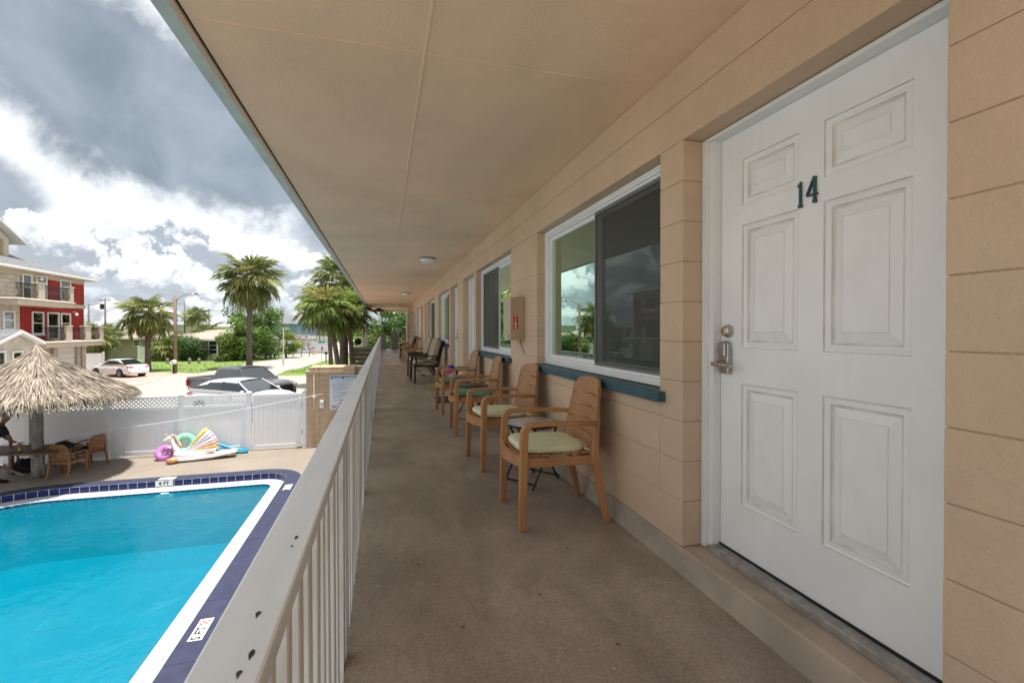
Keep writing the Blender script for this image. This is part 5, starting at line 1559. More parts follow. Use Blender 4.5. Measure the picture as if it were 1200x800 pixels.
def sedan(label, length, belt0, roofz, name='car'):
    h = length / 2
    st = [(-h, .42, .84, .80), (-h + .08, .30, .96, .92), (-h + .45, .24, 1.02, .98), (-h + 1.2, .22, 1.0, 1), (0, .22, .955, 1), (h - 1.3, .22, .95, 1), (h - .7, .23, .88, .98), (h - .2, .28, .76, .92), (h - .04, .34, .66, .82), (h, .40, .58, .72)]
    t, hw = vehicle(name, label, 'car', st, (h - 1.25, h - 2.15, -h + 1.45, -h + .42, roofz, .93, 1.02), CARW, (-h + .98, h - .92), .335, 1.82)
    for s_ in (-1, 1):
        q = MB(); q.add([(-h + .02, s_ * .70, .92), (-h + .34, s_ * .895, .96), (-h + .40, s_ * .895, .86), (-h - .005, s_ * .68, .80), (-h - .02, s_ * .42, .84), (-h - .01, s_ * .44, .90), (-h + .05, s_ * .62, .74), (-h + .3, s_ * .7, .82)], [(0, 1, 2, 3), (0, 3, 4, 5), (3, 2, 7, 6)])
        q = MB(); q.tube([(-h + .015, s_ * .46, .87), (-h + .04, s_ * .68, .88), (-h + .16, s_ * .83, .90), (-h + .36, s_ * .905, .93)], [.035, .06, .055, .018], 8); q.build('tail_lamp', LRED, t, smooth=True)
        q = MB(); q.tube([(h - .03, s_ * .40, .64), (h - .10, s_ * .66, .68), (h - .42, s_ * .86, .76)], [.03, .045, .02], 8); q.build('headlight', LWH, t, smooth=True)
        part_box(t, 'vent', TYRE, -h - .005, s_ * .50, .40, -h + .12, s_ * .78, .46)
    part_box(t, 'grille', TYRE, h - .06, -.42, .40, h + .012, .42, .58); part_box(t, 'number_plate', WHT, -h - .015, -.15, .70, -h + .03, .15, .80, .004)
    part_box(t, 'bumper', CARW, -h - .06, -.72, .34, -h + .1, .72, .60, .05, 3)
    return t
def point_car(t, p0, p1, length):
    """p0 rear ground point, p1 front ground point"""
    d = (p1 - p0).normalized(); t.location = (p0 + p1) / 2; t.location.z = 0; t.rotation_euler.z = math.atan2(d.y, d.x)
s1 = sedan('white saloon car parked in the drive of the red house, tail lamp showing', 4.75, .95, 1.40)
rear = G(160, 441.5); s1.rotation_euler.z = R(146); s1.location = rear + Vector((math.cos(R(146)), math.sin(R(146)), 0)) * 2.05; s1.location.z = 0
# white crossover in front of the pickup
st = [(-2.40, .46, 1.06, .82), (-2.32, .32, 1.19, .93), (-1.9, .26, 1.23, .99), (-1.1, .25, 1.19, 1), (0, .25, 1.17, 1), (1.05, .25, 1.17, 1), (1.7, .27, 1.12, .98), (2.2, .32, 1.0, .93), (2.36, .38, .88, .84), (2.42, .46, .70, .74)]
suv, hw = vehicle('car', 'white crossover car with sloping roof parked right behind the vinyl fence', 'car', st, (1.25, .35, -1.15, -2.20, 1.63, 1.15, 1.24), CARW, (-1.45, 1.5), .37, 1.88)
for s_ in (-1, 1):
    q = MB(); q.tube([(-2.36, s_ * .45, 1.05), (-2.34, s_ * .72, 1.06), (-2.18, s_ * .90, 1.08), (-1.85, s_ * .935, 1.10)], [.03, .04, .04, .015], 8); q.build('tail_lamp', LRED, suv, smooth=True)
    q = MB(); q.tube([(2.36, s_ * .45, .80), (2.24, s_ * .72, .86), (1.85, s_ * .91, .93)], [.03, .045, .02], 8); q.build('headlight', LWH, suv, smooth=True)
    q = MB(); q.tube([(2.26, s_ * .72, .97), (1.98, s_ * .90, 1.03)], [.02, .015], 8); q.build('indicator', LOR, suv, smooth=True)
part_box(suv, 'grille', TYRE, 2.34, -.5, .42, 2.43, .5, .76); part_box(suv, 'roof_fin', CARW, -1.2, -.02, 1.6, -1.05, .02, 1.66)
a0, a1 = D(224, 470, 21.8), D(352, 470, 20.2); suv.location = (a0 + a1) / 2; suv.location.z = 0; suv.rotation_euler.z = math.atan2((a1 - a0).y, (a1 - a0).x)
# dark pickup behind it
st = [(-2.88, .60, 1.22, .90), (-2.82, .50, 1.30, .95), (-2.4, .42, 1.31, 1), (-.9, .40, 1.30, 1), (0, .40, 1.28, 1), (1.3, .42, 1.30, 1), (2.1, .44, 1.28, .98), (2.6, .50, 1.20, .94), (2.74, .55, 1.08, .88), (2.80, .60, .95, .80)]
pk_, hw = vehicle('pickup_truck', 'dark grey crew cab pickup truck parked behind the white crossover', 'pickup truck', st, (1.45, .62, -.80, -1.02, 1.92, 1.28, 1.30), CARG, (-1.75, 1.8), .40, 2.02, .84, False)
q = MB(); q.box(-2.72, -.84, 1.302, -1.06, .84, 1.38, mi=0)
q = MB(); q.box(-2.75, -.80, 1.26, -1.08, .80, 1.372); q.build('bed_floor', TYRE, pk_)
for s_ in (-1, 1):
    part_box(pk_, 'bed_rail', CARG, -2.84, s_ * .86, 1.25, -1.05, s_ * .98, 1.40, .02)
    part_box(pk_, 'tail_lamp', LRED, -2.90, s_ * .80, .92, -2.80, s_ * 1.0, 1.28, .02); part_box(pk_, 'headlight', LWH, 2.60, s_ * .62, .98, 2.78, s_ * .93, 1.14, .02); part_box(pk_, 'indicator', LOR, 2.50, s_ * .86, 1.00, 2.66, s_ * .975, 1.16, .02)
part_box(pk_, 'tailgate', CARG, -2.91, -.78, .72, -2.84, .78, 1.39, .02); part_box(pk_, 'grille', TYRE, 2.72, -.58, .70, 2.84, .58, 1.12, .02)
a0, a1 = D(223, 470, 26.0), D(353, 470, 23.2); pk_.location = (a0 + a1) / 2; pk_.location.z = 0; pk_.rotation_euler.z = math.atan2((a1 - a0).y, (a1 - a0).x)

# ------------------------------------------------------------------ palms, trees, shrubs
FR_G = leafmat('palm_green', (.25, .28, .10), (.12, .15, .05), .4, .45, .5)
FR_Y = leafmat('palm_yellowing', (.34, .33, .10), (.19, .20, .06), .4, .4, .5)
FR_D = leafmat('palm_dead', (.30, .20, .10), (.17, .105, .055), .2, .4, .5)
FR_L = leafmat('palm_bright', (.26, .34, .08), (.13, .19, .045), .45, .4, .5)
BARK = mat('palm_bark', (.16, .125, .10), .9, 0, 3, .8, 14, bd=.03, col2=(.09, .07, .055), stretch=(1, 1, 4))
BARK2 = mat('tree_bark', (.14, .11, .085), .9, .3, 4, .8, 14, bd=.03)
def frond_mesh(L, droop, leafl, seed, nleaf=30, wid=.03):
    """fan palm leaf: arching stalk, then narrow strips radiating round its tip, their ends hanging"""
    rnd = random.Random(seed); b = MB()
    def spine(t):
        return Vector((L * .66 * (t - .08 * droop * t * t * t), 0, -L * .22 * droop * t * t))
    b.tube([spine(k / 5) for k in range(6)], [.016, .014, .012, .011, .009, .006], 3, cap=False)
    d0 = (spine(1) - spine(.85)).normalized(); nrm = Vector((-d0.z, 0, d0.x))
    for k in range(nleaf):
        u = (k + .5) / nleaf * 2 - 1
        ang = R(150) * u + rnd.uniform(-.07, .07)
        base_ = spine(.86 + .14 * (1 - abs(u)))
        ll = leafl * (1.0 - .30 * abs(u) ** 2) * rnd.uniform(.78, 1.12)
        d = (d0 * math.cos(ang) + Vector((0, 1, 0)) * math.sin(ang) + nrm * rnd.uniform(.0, .28)).normalized()
        w_ = d.cross(Vector((0, rnd.uniform(-.4, .4), 1))).normalized() * wid * .5 + nrm * rnd.uniform(-.012, .012)
        sg = rnd.uniform(.5, 1.5)
        P = [base_, base_ + d * ll * .42, base_ + d * ll * .70 - Vector((0, 0, ll * .14 * sg)), base_ + d * ll * .84 - Vector((0, 0, ll * .42 * sg))]
        ws = [w_ * .5, w_ * 1.3, w_ * .9, w_ * .08]
        vs = []
        for p, q in zip(P, ws): vs += [p - q, p + q]
        b.add(vs, [(0, 1, 3, 2), (2, 3, 5, 4), (4, 5, 7, 6)])
    return b
FM = {}
def fronds(kind):
    if kind not in FM:
        L = []
        for sd in range(4):
            mb = frond_mesh(1.0, (.7, 1.1, .9, 1.4)[sd], .46, sd + 10, 38, .026)
            me = bpy.data.meshes.new('frond'); me.from_pydata(mb.v, [], mb.f); me.materials.append(kind); L.append(me)
        FM[kind] = L
    return FM[kind]
def palm(base_pt, height, rad, trunk_r, label, nfr=44, lean=(0, 0), seed=1, green=FR_G, yellow=.3, dead=.22, group=None, cat='palm tree', low=-70):
    rnd = random.Random(seed)
    t = empty('palm_tree', base_pt, label=label, cat=cat, group=group)
    m = MB(); n = 18; pts = []; rs = []
    for k in range(n + 1):
        u = k / n; pts.append((lean[0] * u * u, lean[1] * u * u, height * u)); rs.append(trunk_r * (1.18 - .25 * min(1, u * 5) + (.30 if u > .93 else 0)) * rnd.uniform(.95, 1.06))
    m.tube(pts, rs, 10); m.build('trunk', BARK, t, smooth=True)
    top = Vector(pts[-1])
    nfr = int(nfr * 1.45)
    for i in range(nfr):
        u = (i + .5) / nfr
        el_ = R(82 - (82 - low) * u ** .88) + rnd.uniform(-.12, .12); a = i * 2.39996 + rnd.uniform(-.2, .2)
        kd = FR_D if u > 1 - dead else (FR_Y if rnd.random() < yellow * (.4 + u) else green)
        me = rnd.choice(fronds(kd)); sc = rad * rnd.uniform(.82, 1.10) * (.80 if u > 1 - dead else 1)
        o = link('frond', me, t, top + Vector((0, 0, rnd.uniform(-.25, .15) * (.5 if rad < 2 else 1))), (rnd.uniform(-.25, .25), -el_, a), (sc, sc, sc))
    return t
def leaf_clumps(b, rnd, clumps, nper, size, squash=.8):
    for c, r_ in clumps:
        for k in range(nper):
            d = Vector((rnd.gauss(0, 1), rnd.gauss(0, 1), rnd.gauss(0, 1) * squash)); d.normalize()
            rr2 = r_ * (.55 + .5 * rnd.random()); p = Vector(c) + Vector((d.x * rr2, d.y * rr2, d.z * rr2 * squash))
            n_ = (d + Vector((rnd.uniform(-.8, .8), rnd.uniform(-.8, .8), rnd.uniform(-.2, 1.0)))).normalized()
            a = n_.orthogonal().normalized(); a.rotate(Matrix.Rotation(rnd.uniform(0, 6.28), 3, n_)); c2 = n_.cross(a)
            s_ = size * rnd.uniform(.6, 1.4)
            b.add([p - a * s_, p - c2 * s_ * .5, p + a * s_, p + c2 * s_ * .5], [(0, 1, 2, 3)])
LF_D = leafmat('leaf_dark', (.06, .13, .025), (.030, .075, .016), .3, .45, .6)
LF_M = leafmat('leaf_mid', (.12, .20, .035), (.065, .12, .022), .35, .4, .6)
LF_Y = leafmat('leaf_yellowgreen', (.24, .30, .05), (.11, .17, .03), .35, .4, .6)
LF_B = leafmat('leaf_dry', (.26, .19, .13), (.17, .12, .085), .2, .3, .6)
def tree(base_pt, h, rad, m_, label, seed, nper=170, size=.16, ncl=26, group=None, trunk=.22, cat='tree', zlow=.28, squash=.8, name='tree'):
    rnd = random.Random(seed); t = empty(name, base_pt, label=label, cat=cat, group=group)
    b = MB(); b.tube([(0, 0, 0), (rnd.uniform(-.2, .2), 0, h * .25), (rnd.uniform(-.3, .3), 0, h * .5), (0, 0, h * .8)], [trunk, trunk * .8, trunk * .55, trunk * .15], 8); b.build('trunk', BARK2, t, smooth=True)
    cl_ = []
    for i in range(ncl):
        a = rnd.uniform(0, 6.28); r_ = rad * math.sqrt(rnd.random()) * .85; zz_ = h * (zlow + (1 - zlow) * rnd.random()); k = 1 - .45 * abs(zz_ / h - .55)
        c = Vector((math.cos(a) * r_ * k, math.sin(a) * r_ * k, zz_ - .12 * h * (r_ / rad))); cl_.append((c, rad * rnd.uniform(.20, .36)))
        if i % 3 == 0:
            q = MB(); q.tube([(0, 0, h * .3), (c.x * .5, c.y * .5, c.z * .75), tuple(c)], [trunk * .4, trunk * .25, trunk * .08], 5); q.build('limb', BARK2, t, smooth=True)
    b = MB(); leaf_clumps(b, rnd, cl_, nper, size, squash); b.build('crown', m_, t)
    return t
def bush(pt, sx, sy, h, m_, label, seed, size=.09, n=14, nper=150, group=None, cat='bush', name='bush'):
    rnd = random.Random(seed); t = empty(name, pt, label=label, cat=cat, group=group)
    cl_ = [(Vector((rnd.uniform(-1, 1) * sx * .8, rnd.uniform(-1, 1) * sy * .8, h * rnd.uniform(.2, .72))), h * rnd.uniform(.24, .36)) for _ in range(n)]
    b = MB()
    for k in range(5): c = cl_[k][0]; b.tube([(c.x * .4, c.y * .4, 0), tuple(c)], [.04, .01], 5)
    b.build('stem', BARK2, t); b = MB(); leaf_clumps(b, rnd, cl_, nper, size, .9); b.build('foliage', m_, t)
    return t
# the tall palm, the shorter palm by the drive, the group by the building
palm(G(292, 431), 9.0, 3.35, .27, 'tallest cabbage palm, dark straight trunk rising behind the pickup', 58, (.15, 0), 3, dead=.24, low=-80)
palm(G(173, 434.5), 5.35, 2.55, .24, 'cabbage palm between the white saloon car and the street lamp', 48, (0, 0), 5, yellow=.5, dead=.26, low=-78)
PG = 'palms beside the far end of the motel'
def at(px, depth, z=0): p = D(px, 387, depth); p.z = z; return p
palm(at(403, 27.5), 6.5, 2.2, .27, 'thick-trunked palm of the cluster by the motel, highest crown', 50, (0, 0), 7, group=PG, yellow=.25, dead=.12, low=-65)
palm(at(399, 24.0), 4.95, 1.5, .13, 'slim leaning palm with bright green crown, left of the thick-trunked palm', 42, (-.7, 0), 8, green=FR_L, group=PG, yellow=.35, dead=.12, low=-50)
palm(at(413, 25.5), 5.0, 1.5, .13, 'slim dark-trunked palm on the right of the cluster by the motel', 42, (-.2, 0), 9, green=FR_L, group=PG, yellow=.35, dead=.16, low=-50)
palm(at(388, 33), 5.9, 1.9, .16, 'palm at the back left of the cluster by the motel', 40, (-.3, 0), 10, group=PG, yellow=.3, dead=.12, low=-60)
# far palms
FP = 'small palms in the distance beyond the lawns'
for px, dep, ytop, r_, lb, sd in ((232, 88, 362, 2.2, 'thin far palm above the porch roof, left of the big tree', 11), (285, 90, 370, 2.6, 'far palm with wide thin fronds just left of the tall palm', 12), (242, 66, 384, 2.6, 'drooping palm behind the porch house roof', 13),
                                ((128), 62, 383, 2.2, 'far palm beside the balcony end, right of the red house', 14), (112, 58, 384, 2.6, 'yellow-green palm right against the red house balcony', 15), (197, 60, 397, 2.4, 'low spiky palm by the street lamp, over the hedge', 16), (146, 72, 386, 2.2, 'dry-looking palm between the red house and the drive palm', 17),
                                (446, 60, 392, 3.0, 'yellow-green palm seen past the end of the walkway', 18), (340, 80, 396, 2.0, 'stubby palm before the blue house', 19), (225, 95, 366, 2.0, 'second thin far palm left of the first above the porch roof', 20)):
    zt = CZ + (387 - ytop) / FPX * dep
    palm(at(px, dep), max(.5, zt - r_ * .5), r_, .14, lb, 26, (0, 0), sd, yellow=.5, dead=.15, group=FP, low=-45)
tree(at(296, 62), 7.0, 4.2, LF_M, 'big dense green tree behind the tall palm trunk', 31, 210, .17, 44, trunk=.3, zlow=.12)
tree(at(275, 60), 4.6, 2.4, LF_Y, 'lighter yellow-green tree on the left flank of the big dense tree', 32, 150, .15, 18, trunk=.15)
tree(at(335, 66), 4.3, 2.6, LF_Y, 'yellow-green tree between the big tree and the palm cluster', 33, 120, .16, 14, trunk=.15)
tree(at(155, 80), 5.4, 2.6, LF_D, 'dark airy tree below the transformer pole', 34, 130, .18, 16)
for i, (px, dep, s_) in enumerate(((190, 61, 1), (203, 60.5, 1.1), (216, 60, 1.15), (230, 59.5, 1.0))):
    bush(at(px, dep), 1.15 * s_, 1.0, 3.3 * s_, (LF_D, LF_M, LF_M, LF_D)[i], ('leftmost rounded hedge bush by the drive palm trunk', 'hedge bush directly left of the street lamp post', 'tallest hedge bush right of the street lamp post', 'rightmost hedge bush, touching the porch')[i], 41 + i, .10, 26, 150, 'hedge bushes in front of the tan bungalow')
GB = 'garden plants before the porch'
bush(at(263, 58), .5, .4, 1.1, LF_Y, 'low yellow-green spiky plant before the white bungalow wall', 46, .10, 7, 80, GB); bush(at(257, 57.5), .4, .4, .9, LF_D, 'small dark shrub beside the porch post', 47, .09, 6, 80, GB)
bush(at(283, 62), 1.2, .6, 1.0, LF_D, 'dark low shrub at the foot of the big dense tree', 48, .10, 9, 90, GB)
for i, px in enumerate((322, 333, 343, 353, 362)):
    tree(at(px, 66 + i), 3.4, 1.1, LF_B, ('bare', 'brown-twigged', 'thin', 'sparse', 'dry')[i] + ' shrub tree before the long white building, ' + ('first', 'second', 'third', 'fourth', 'fifth')[i] + ' from the left', 50 + i, 26, .09, 12, 'leafless shrub trees along the white wall', .06, 'shrub')
# greenery past the end of the walkway
EG = 'trees past the end of the walkway'
tree(at(466, 50), 6.4, 3.6, LF_M, 'mottled green tree against the far end of the wall', 61, 150, .17, 34, EG, .2, zlow=.05)
tree(at(448, 64), 3.6, 3.0, LF_Y, 'pale yellow-green low tree seen over the far piers', 62, 130, .17, 18, EG, .2, zlow=.05)
tree(at(478, 44), 5.2, 2.4, LF_D, 'dark tree tucked behind the wall corner at the walkway end', 63, 130, .16, 16, EG, .2, zlow=.05)
tree(at(430, 70), 4.4, 3.2, LF_M, 'mid green tree beyond the palm cluster', 64, 130, .18, 18, EG, .2, zlow=.05)
# belt of foliage along the horizon
rnd = random.Random(9); b = MB(); cl_ = []
for i in range(520):
    px = rnd.uniform(-300, 700); dep = rnd.uniform(110, 230); p = at(px, dep); r_ = rnd.uniform(1.5, 3.4); p.z = rnd.uniform(.5, 3.6); cl_.append((p, r_))
leaf_clumps(b, rnd, cl_, 42, .55, .7)
tag(b.build('distant_trees', LF_M), 'belt of distant treetops along the horizon', kind='stuff')
# ------------------------------------------------------------------ buildings beyond the court
RED = mat('red_siding', (.33, .022, .018), .7, .12, 2); CREAM = mat('cream_render', (.52, .45, .37), .8, .08, 1.5, .2, 30); STONE = mat('stone_cladding', (.56, .51, .44), .85, 0, 2.2, .5, 9, bd=.03, col2=(.42, .37, .31), det=6)
SHING = mat('grey_shingles', (.17, .175, .185), .9, 0, 3, .5, 20, bd=.03, col2=(.11, .11, .12)); TSHING = mat('tan_shingles', (.33, .265, .22), .9, .1, 2, .4, 20, bd=.02)
WTR = mat('white_house_trim', (.72, .71, .68), .6, .05); IRON = mat('black_iron', (.015, .015, .017), .5)
HGL = glassmat('house_glass', (.35, .40, .42), 2.5, .02)
CURT = mat('pale_curtain', (.40, .46, .46), .9, .15, 3)
RX = -25.5
def fy(px, X=RX):
    t = (px - 600) / FPX
    return X * (CY - SY * t) / (CY * t + SY) 
def fyz(px, py, X=RX):
    t = (px - 600) / FPX; d = ray(px, py); k = X / d.x
    return d.y * k, CZ + d.z * k
def facade_window(parent, X, px0, py0, px1, py1, door=False, trim=WTR, sash=True, tw=.11):
    """opening in a wall facing +x at plane X"""
    pm = (px0 + px1) / 2
    y0, y1 = fyz(px0, py0, X)[0], fyz(px1, py0, X)[0]; z1 = fyz(pm, py0, X)[1]; z0 = fyz(pm, py1, X)[1]
    w_ = empty('door' if door else 'window', (X, (y0 + y1) / 2, (z0 + z1) / 2)); w_.location -= parent.location; w_.parent = parent; KIDS.setdefault(parent.name, []).append(w_)
    hw, hh = (y1 - y0) / 2, (z1 - z0) / 2
    m = MB()
    for a, b, c, d in ((-hw, -hh, -hw + tw, hh), (hw - tw, -hh, hw, hh), (-hw + tw, hh - tw, hw - tw, hh), (-hw + tw, -hh, hw - tw, -hh + tw)): m.box(-.01, a, b, .07, c, d)
    m.build('frame', trim, w_, bevel=.01)
    m = MB(); m.box(.004, -hw + tw, -hh + tw, .012, hw - tw, hh - tw); m.build('pane', HGL, w_)
    m = MB(); m.box(-.0042, -hw + tw, -hh + tw, -.001, hw - tw, hh - tw); m.build('curtain', CURT, w_)
    if sash:
        m = MB(); m.box(.015, -hw + tw, -.03, .045, hw - tw, .03); m.build('glazing_bar', trim, w_)
    if not door:
        m = MB(); m.box(.0, -hw - .05, -hh - .10, .14, hw + .05, -hh - .002); m.build('sill', CREAM, w_, bevel=.01)
    return w_
rh = empty('red_house', (-32, 44, 0), label='three-storey red and stone house with grey roof and black balcony rails', cat='house')
RO = Vector((-32, 44, 0))
def mr_(mb, name, m, parent=None, off=None, **kw):
    o_ = off or RO
    mb.v = [(a - o_.x, b - o_.y, c - o_.z) for a, b, c in mb.v]; return mb.build(name, m, parent or rh, **kw)
EZ = 8.35
m = MB(); m.box(-40, 33, 0, RX - .02, 50, EZ - .001); mr_(m, 'wall', CREAM)
yr = fyz(24, 380)[0]
# stone courses on the left part
random.seed(31); z = .0
k = 0
while z < EZ - .35:
    hh = .30; y = 34.0 - random.uniform(0, .4)
    while y < yr:
        w_ = random.uniform(.45, 1.0); y1 = min(y + w_, yr - .1); 
        if y1 - y > .12: m = MB(); m.box(RX - .02, y, z + .006, RX + random.uniform(.02, .05), y1 - .012, z + hh - .006); mr_(m, 'stone', STONE, bevel=.012)
        y = y + w_; k += 1
    z += hh
def red_rect(px0, py0, px1, py1, name='red_panel'):
    y0, _ = fyz(px0, py0); y1, _ = fyz(px1, py1); zt = fyz((px0 + px1) / 2, py0)[1]; zb = fyz((px0 + px1) / 2, py1)[1]
    m = MB(); m.box(RX - .019, y0, zb, RX + .03, y1, zt); mr_(m, name, RED)
    n = int((y1 - y0) / .3)
    for i in range(n):
        m = MB(); yy = y0 + (i + .5) * (y1 - y0) / n; m.box(RX + .0301, yy - .02, zb, RX + .045, yy + .02, zt); mr_(m, 'batten', RED)
red_rect(57, 326, 70, 352); red_rect(84, 330, 98.5, 359)
y0 = yr; y1 = 49.97
m = MB(); m.box(RX - .019, y0, 3.05, RX + .03, y1, 5.72); mr_(m, 'red_wall', RED)
for i in range(26):
    m = MB(); yy = y0 + .15 + i * (y1 - y0 - .3) / 25; m.box(RX + .0301, yy - .02, 3.06, RX + .045, yy + .02, 5.70); mr_(m, 'batten', RED)
m = MB(); m.box(RX - .01, yr - .02, 5.73, RX + .12, 50.05, 6.06); mr_(m, 'floor_band', CREAM, bevel=.02)
m = MB(); m.box(RX - .01, 34, EZ - .5, RX + .06, 50.02, EZ - .03); mr_(m, 'frieze', CREAM)
for a in ((26, 321, 37.5, 352, True), (42.5, 323, 55, 351, False), (70.5, 328, 83, 352.5, False), (37, 365, 51, 392, False), (55, 366, 69, 398, True), (71, 367, 82.5, 391, False), (3, 364, 17, 386, False)):
    facade_window(rh, RX + .05, *a[:4], door=a[4])
gd_y0, gd_y1 = fyz(64, 410)[0], fyz(87, 410)[0]
m = MB()
for i in range(5): m.box(RX - .01, gd_y0, .02 + i * .5, RX + .02, gd_y1, .51 + i * .5)
gdo = empty('garage_door', (RX, (gd_y0 + gd_y1) / 2, 0)); gdo.location -= RO; gdo.parent = rh; KIDS.setdefault(rh.name, []).append(gdo)
for i in range(5):
    m = MB(); m.box(-.01, -(gd_y1 - gd_y0) / 2, .02 + i * .5, .03, (gd_y1 - gd_y0) / 2, .512 + i * .5); m.build('panel', WTR, gdo, bevel=.012)
for s_, nm in ((-1, 'a'), (1, 'b')):
    m = MB(); yy = gd_y0 if s_ < 0 else gd_y1; m.box(RX + .031, yy + s_ * .02, 0, RX + .22, yy + s_ * .45, 2.65); mr_(m, 'pier', STONE, bevel=.02)
m = MB(); m.box(RX + .031, 50 - .5, 0, RX + .15, 50.04, 2.55); mr_(m, 'pier', STONE, bevel=.02)
def railing(X, y0, y1, z0):
    m = MB(); m.box(X - .035, y0, z0 + .98, X + .035, y1, z0 + 1.05); m.box(X - .02, y0, z0 + .08, X + .02, y1, z0 + .11)
    n = int((y1 - y0) / .13)
    for i in range(n):
        y = y0 + (i + .5) * (y1 - y0) / n; m.tube([(X, y, z0 + .1), (X + .10, y, z0 + .28), (X + .11, y, z0 + .42), (X + .0, y, z0 + .72), (X, y, z0 + 1.0)], .02, 4)
    o = mr_(m, 'balcony_rail', IRON); o['kind'] = 'stuff'
BX = -24.0
def yb(px): return fyz(px, 380, BX)[0]
for (pa, pb, zt, pil) in ((20, 86, 6.10, ((20, 20.5), (45, 52.5), (82, 86))), (53, 120.5, 3.02, ((53, 53.5), (77, 84), (100, 106), (117, 120.5)))):
    ya, yb_ = yb(pa), yb(pb)
    m = MB(); m.box(RX + .06, ya, zt - .48, BX + .06, yb_, zt); m.box(RX + .06, ya - .08, zt - .12, BX + .16, yb_ + .08, zt - .04); mr_(m, 'balcony_slab', CREAM, bevel=.03)
    for (p0, p1) in pil:
        if p1 - p0 > 1: m = MB(); m.box(BX - .35, yb(p0), zt + .001, BX + .06, yb(p1), zt + 1.12); m.box(BX - .40, yb(p0) - .04, zt + 1.121, BX + .11, yb(p1) + .04, zt + 1.2); mr_(m, 'balcony_pier', CREAM, bevel=.015)
    for (a, b) in zip(pil[:-1], pil[1:]): railing(BX - .1, yb(a[1]) + .02, yb(b[0]) - .02, zt)
m = MB(); m.box(-25.7, 50.0, 2.55, BX + .0, yb(120.5), 3.0) if False else None
# roof with hips, gutter, dormer
hx0, hx1, hy0, hy1 = -40.6, RX + .62, 32.4, 50.65; RZ = EZ + 3.4; ry = 42.8
m = MB(); mxr = (hx0 + hx1) / 2
m.add([(hx0, hy0, EZ), (hx1, hy0, EZ), (hx1, hy1, EZ), (hx0, hy1, EZ), (mxr, hy0 + 7.4, RZ), (mxr, ry, RZ)], [(0, 3, 2, 1), (0, 1, 4), (1, 2, 5, 4), (2, 3, 5), (3, 0, 4, 5)]); mr_(m, 'roof', SHING)
m = MB(); m.box(hx1 - .02, hy0, EZ - .14, hx1 + .12, hy1 + .1, EZ + .02); m.box(hx0, hy1 - .02, EZ - .139, hx1 + .1, hy1 + .12, EZ + .019); mr_(m, 'gutter', WTR, bevel=.02)
m = MB(); m.box(RX - .0, hy0, EZ - .16, hx1 - .021, hy1 - .021, EZ - .14); mr_(m, 'soffit', CREAM)
do = empty('dormer', (-29, 42.9, 10)); do.location -= RO; do.parent = rh; KIDS[rh.name].append(do)
def md(mb, name, m_, **kw):
    mb.v = [(a + 29, b - 42.9, c - 10) for a, b, c in mb.v]; return mb.build(name, m_, do, **kw)
m = MB(); m.prism([(41.1, 9.0), (44.7, 9.0), (44.7, 10.75), (42.9, 12.0), (41.1, 10.75)], -27.5, -33, ax='x'); md(m, 'dormer_wall', CREAM)
for s_ in (-1, 1):
    m = MB(); m.prism([(42.9, 12.02), (42.9, 12.20), (42.9 + s_ * 2.95, 10.72), (42.9 + s_ * 2.95, 10.52)], -27.0, -33, ax='x'); md(m, 'dormer_roof', WTR, bevel=.02)
for k in range(9):
    m = MB(); m.box(-27.5, 41.6, 9.5 + k * .14, -27.40, 44.1, 9.58 + k * .14); md(m, 'louvre', mat('louvre_olive', (.36, .32, .18), .7))
# entrance wing with white gable
PX_ = -21.0
m = MB(); m.prism([(33.0, 0), (36.2, 0), (36.2, 3.05), (34.6, 3.62), (33.0, 3.05)], PX_, RX - .3, ax='x'); mr_(m, 'wing_wall', STONE)
for s_ in (-1, 1):
    m = MB(); m.prism([(34.6, 3.66), (34.6, 3.86), (34.6 + s_ * 2.0, 3.12), (34.6 + s_ * 2.0, 2.94)], PX_ + .35, RX, ax='x'); mr_(m, 'wing_roof', WTR, bevel=.02)
    m = MB(); m.prism([(34.6, 3.865), (34.6, 3.90), (34.6 + s_ * 2.05, 3.16), (34.6 + s_ * 2.05, 3.125)], PX_ + .30, RX, ax='x'); mr_(m, 'wing_roof', SHING)
facade_window(rh, PX_ + .02, 13, 411, 26, 430, sash=False); facade_window(rh, PX_ + .02, -4, 411, 6, 440, sash=False)
for px, py in ((45, 326.5), (86, 368)):
    y, z = fyz(px, py, RX + .15); m = MB(); m.tube([(RX, y, z + .15), (RX + .35, y, z + .2)], .03, 6); m.lathe([(.02, .1), (.13, 0), (.12, -.14)], 12, (RX + .38, y, z)); mr_(m, 'wall_lamp', WTR, smooth=True)
# generic bungalow: box walls and hip roof, front along a line on the ground
def bungalow(label, A, B, depth, wall, eave, ridge, roofm, over=.6, name='house', cat='house', hip=1.0, group=None):
    A = Vector(A); B = Vector(B); L = (B - A).length; u = (B - A).normalized(); rz = math.atan2(u.y, u.x)
    t = empty(name, (A.x, A.y, 0), rz, label=label, cat=cat, group=group)
    m = MB(); m.box(0, 0, 0, L, depth, eave); m.build('wall', wall, t)
    m = MB(); o = over; hh = min(depth / 2 + o, L / 2) * hip
    m.add([(-o, -o, eave), (L + o, -o, eave), (L + o, depth + o, eave), (-o, depth + o, eave), (-o + hh, depth / 2, ridge), (L + o - hh, depth / 2, ridge),
           (-o, -o, eave + .12), (L + o, -o, eave + .12), (L + o, depth + o, eave + .12), (-o, depth + o, eave + .12)],
          [(0, 3, 2, 1), (0, 1, 7, 6), (1, 2, 8, 7), (2, 3, 9, 8), (3, 0, 6, 9), (6, 7, 5, 4), (7, 8, 5), (8, 9, 4, 5), (9, 6, 4)]); m.build('roof', roofm, t)
    m = MB(); m.box(-o - .03, -o - .05, eave - .10, L + o + .03, -o - .001, eave + .14); m.build('fascia_board', WTR, t)
    return t, L
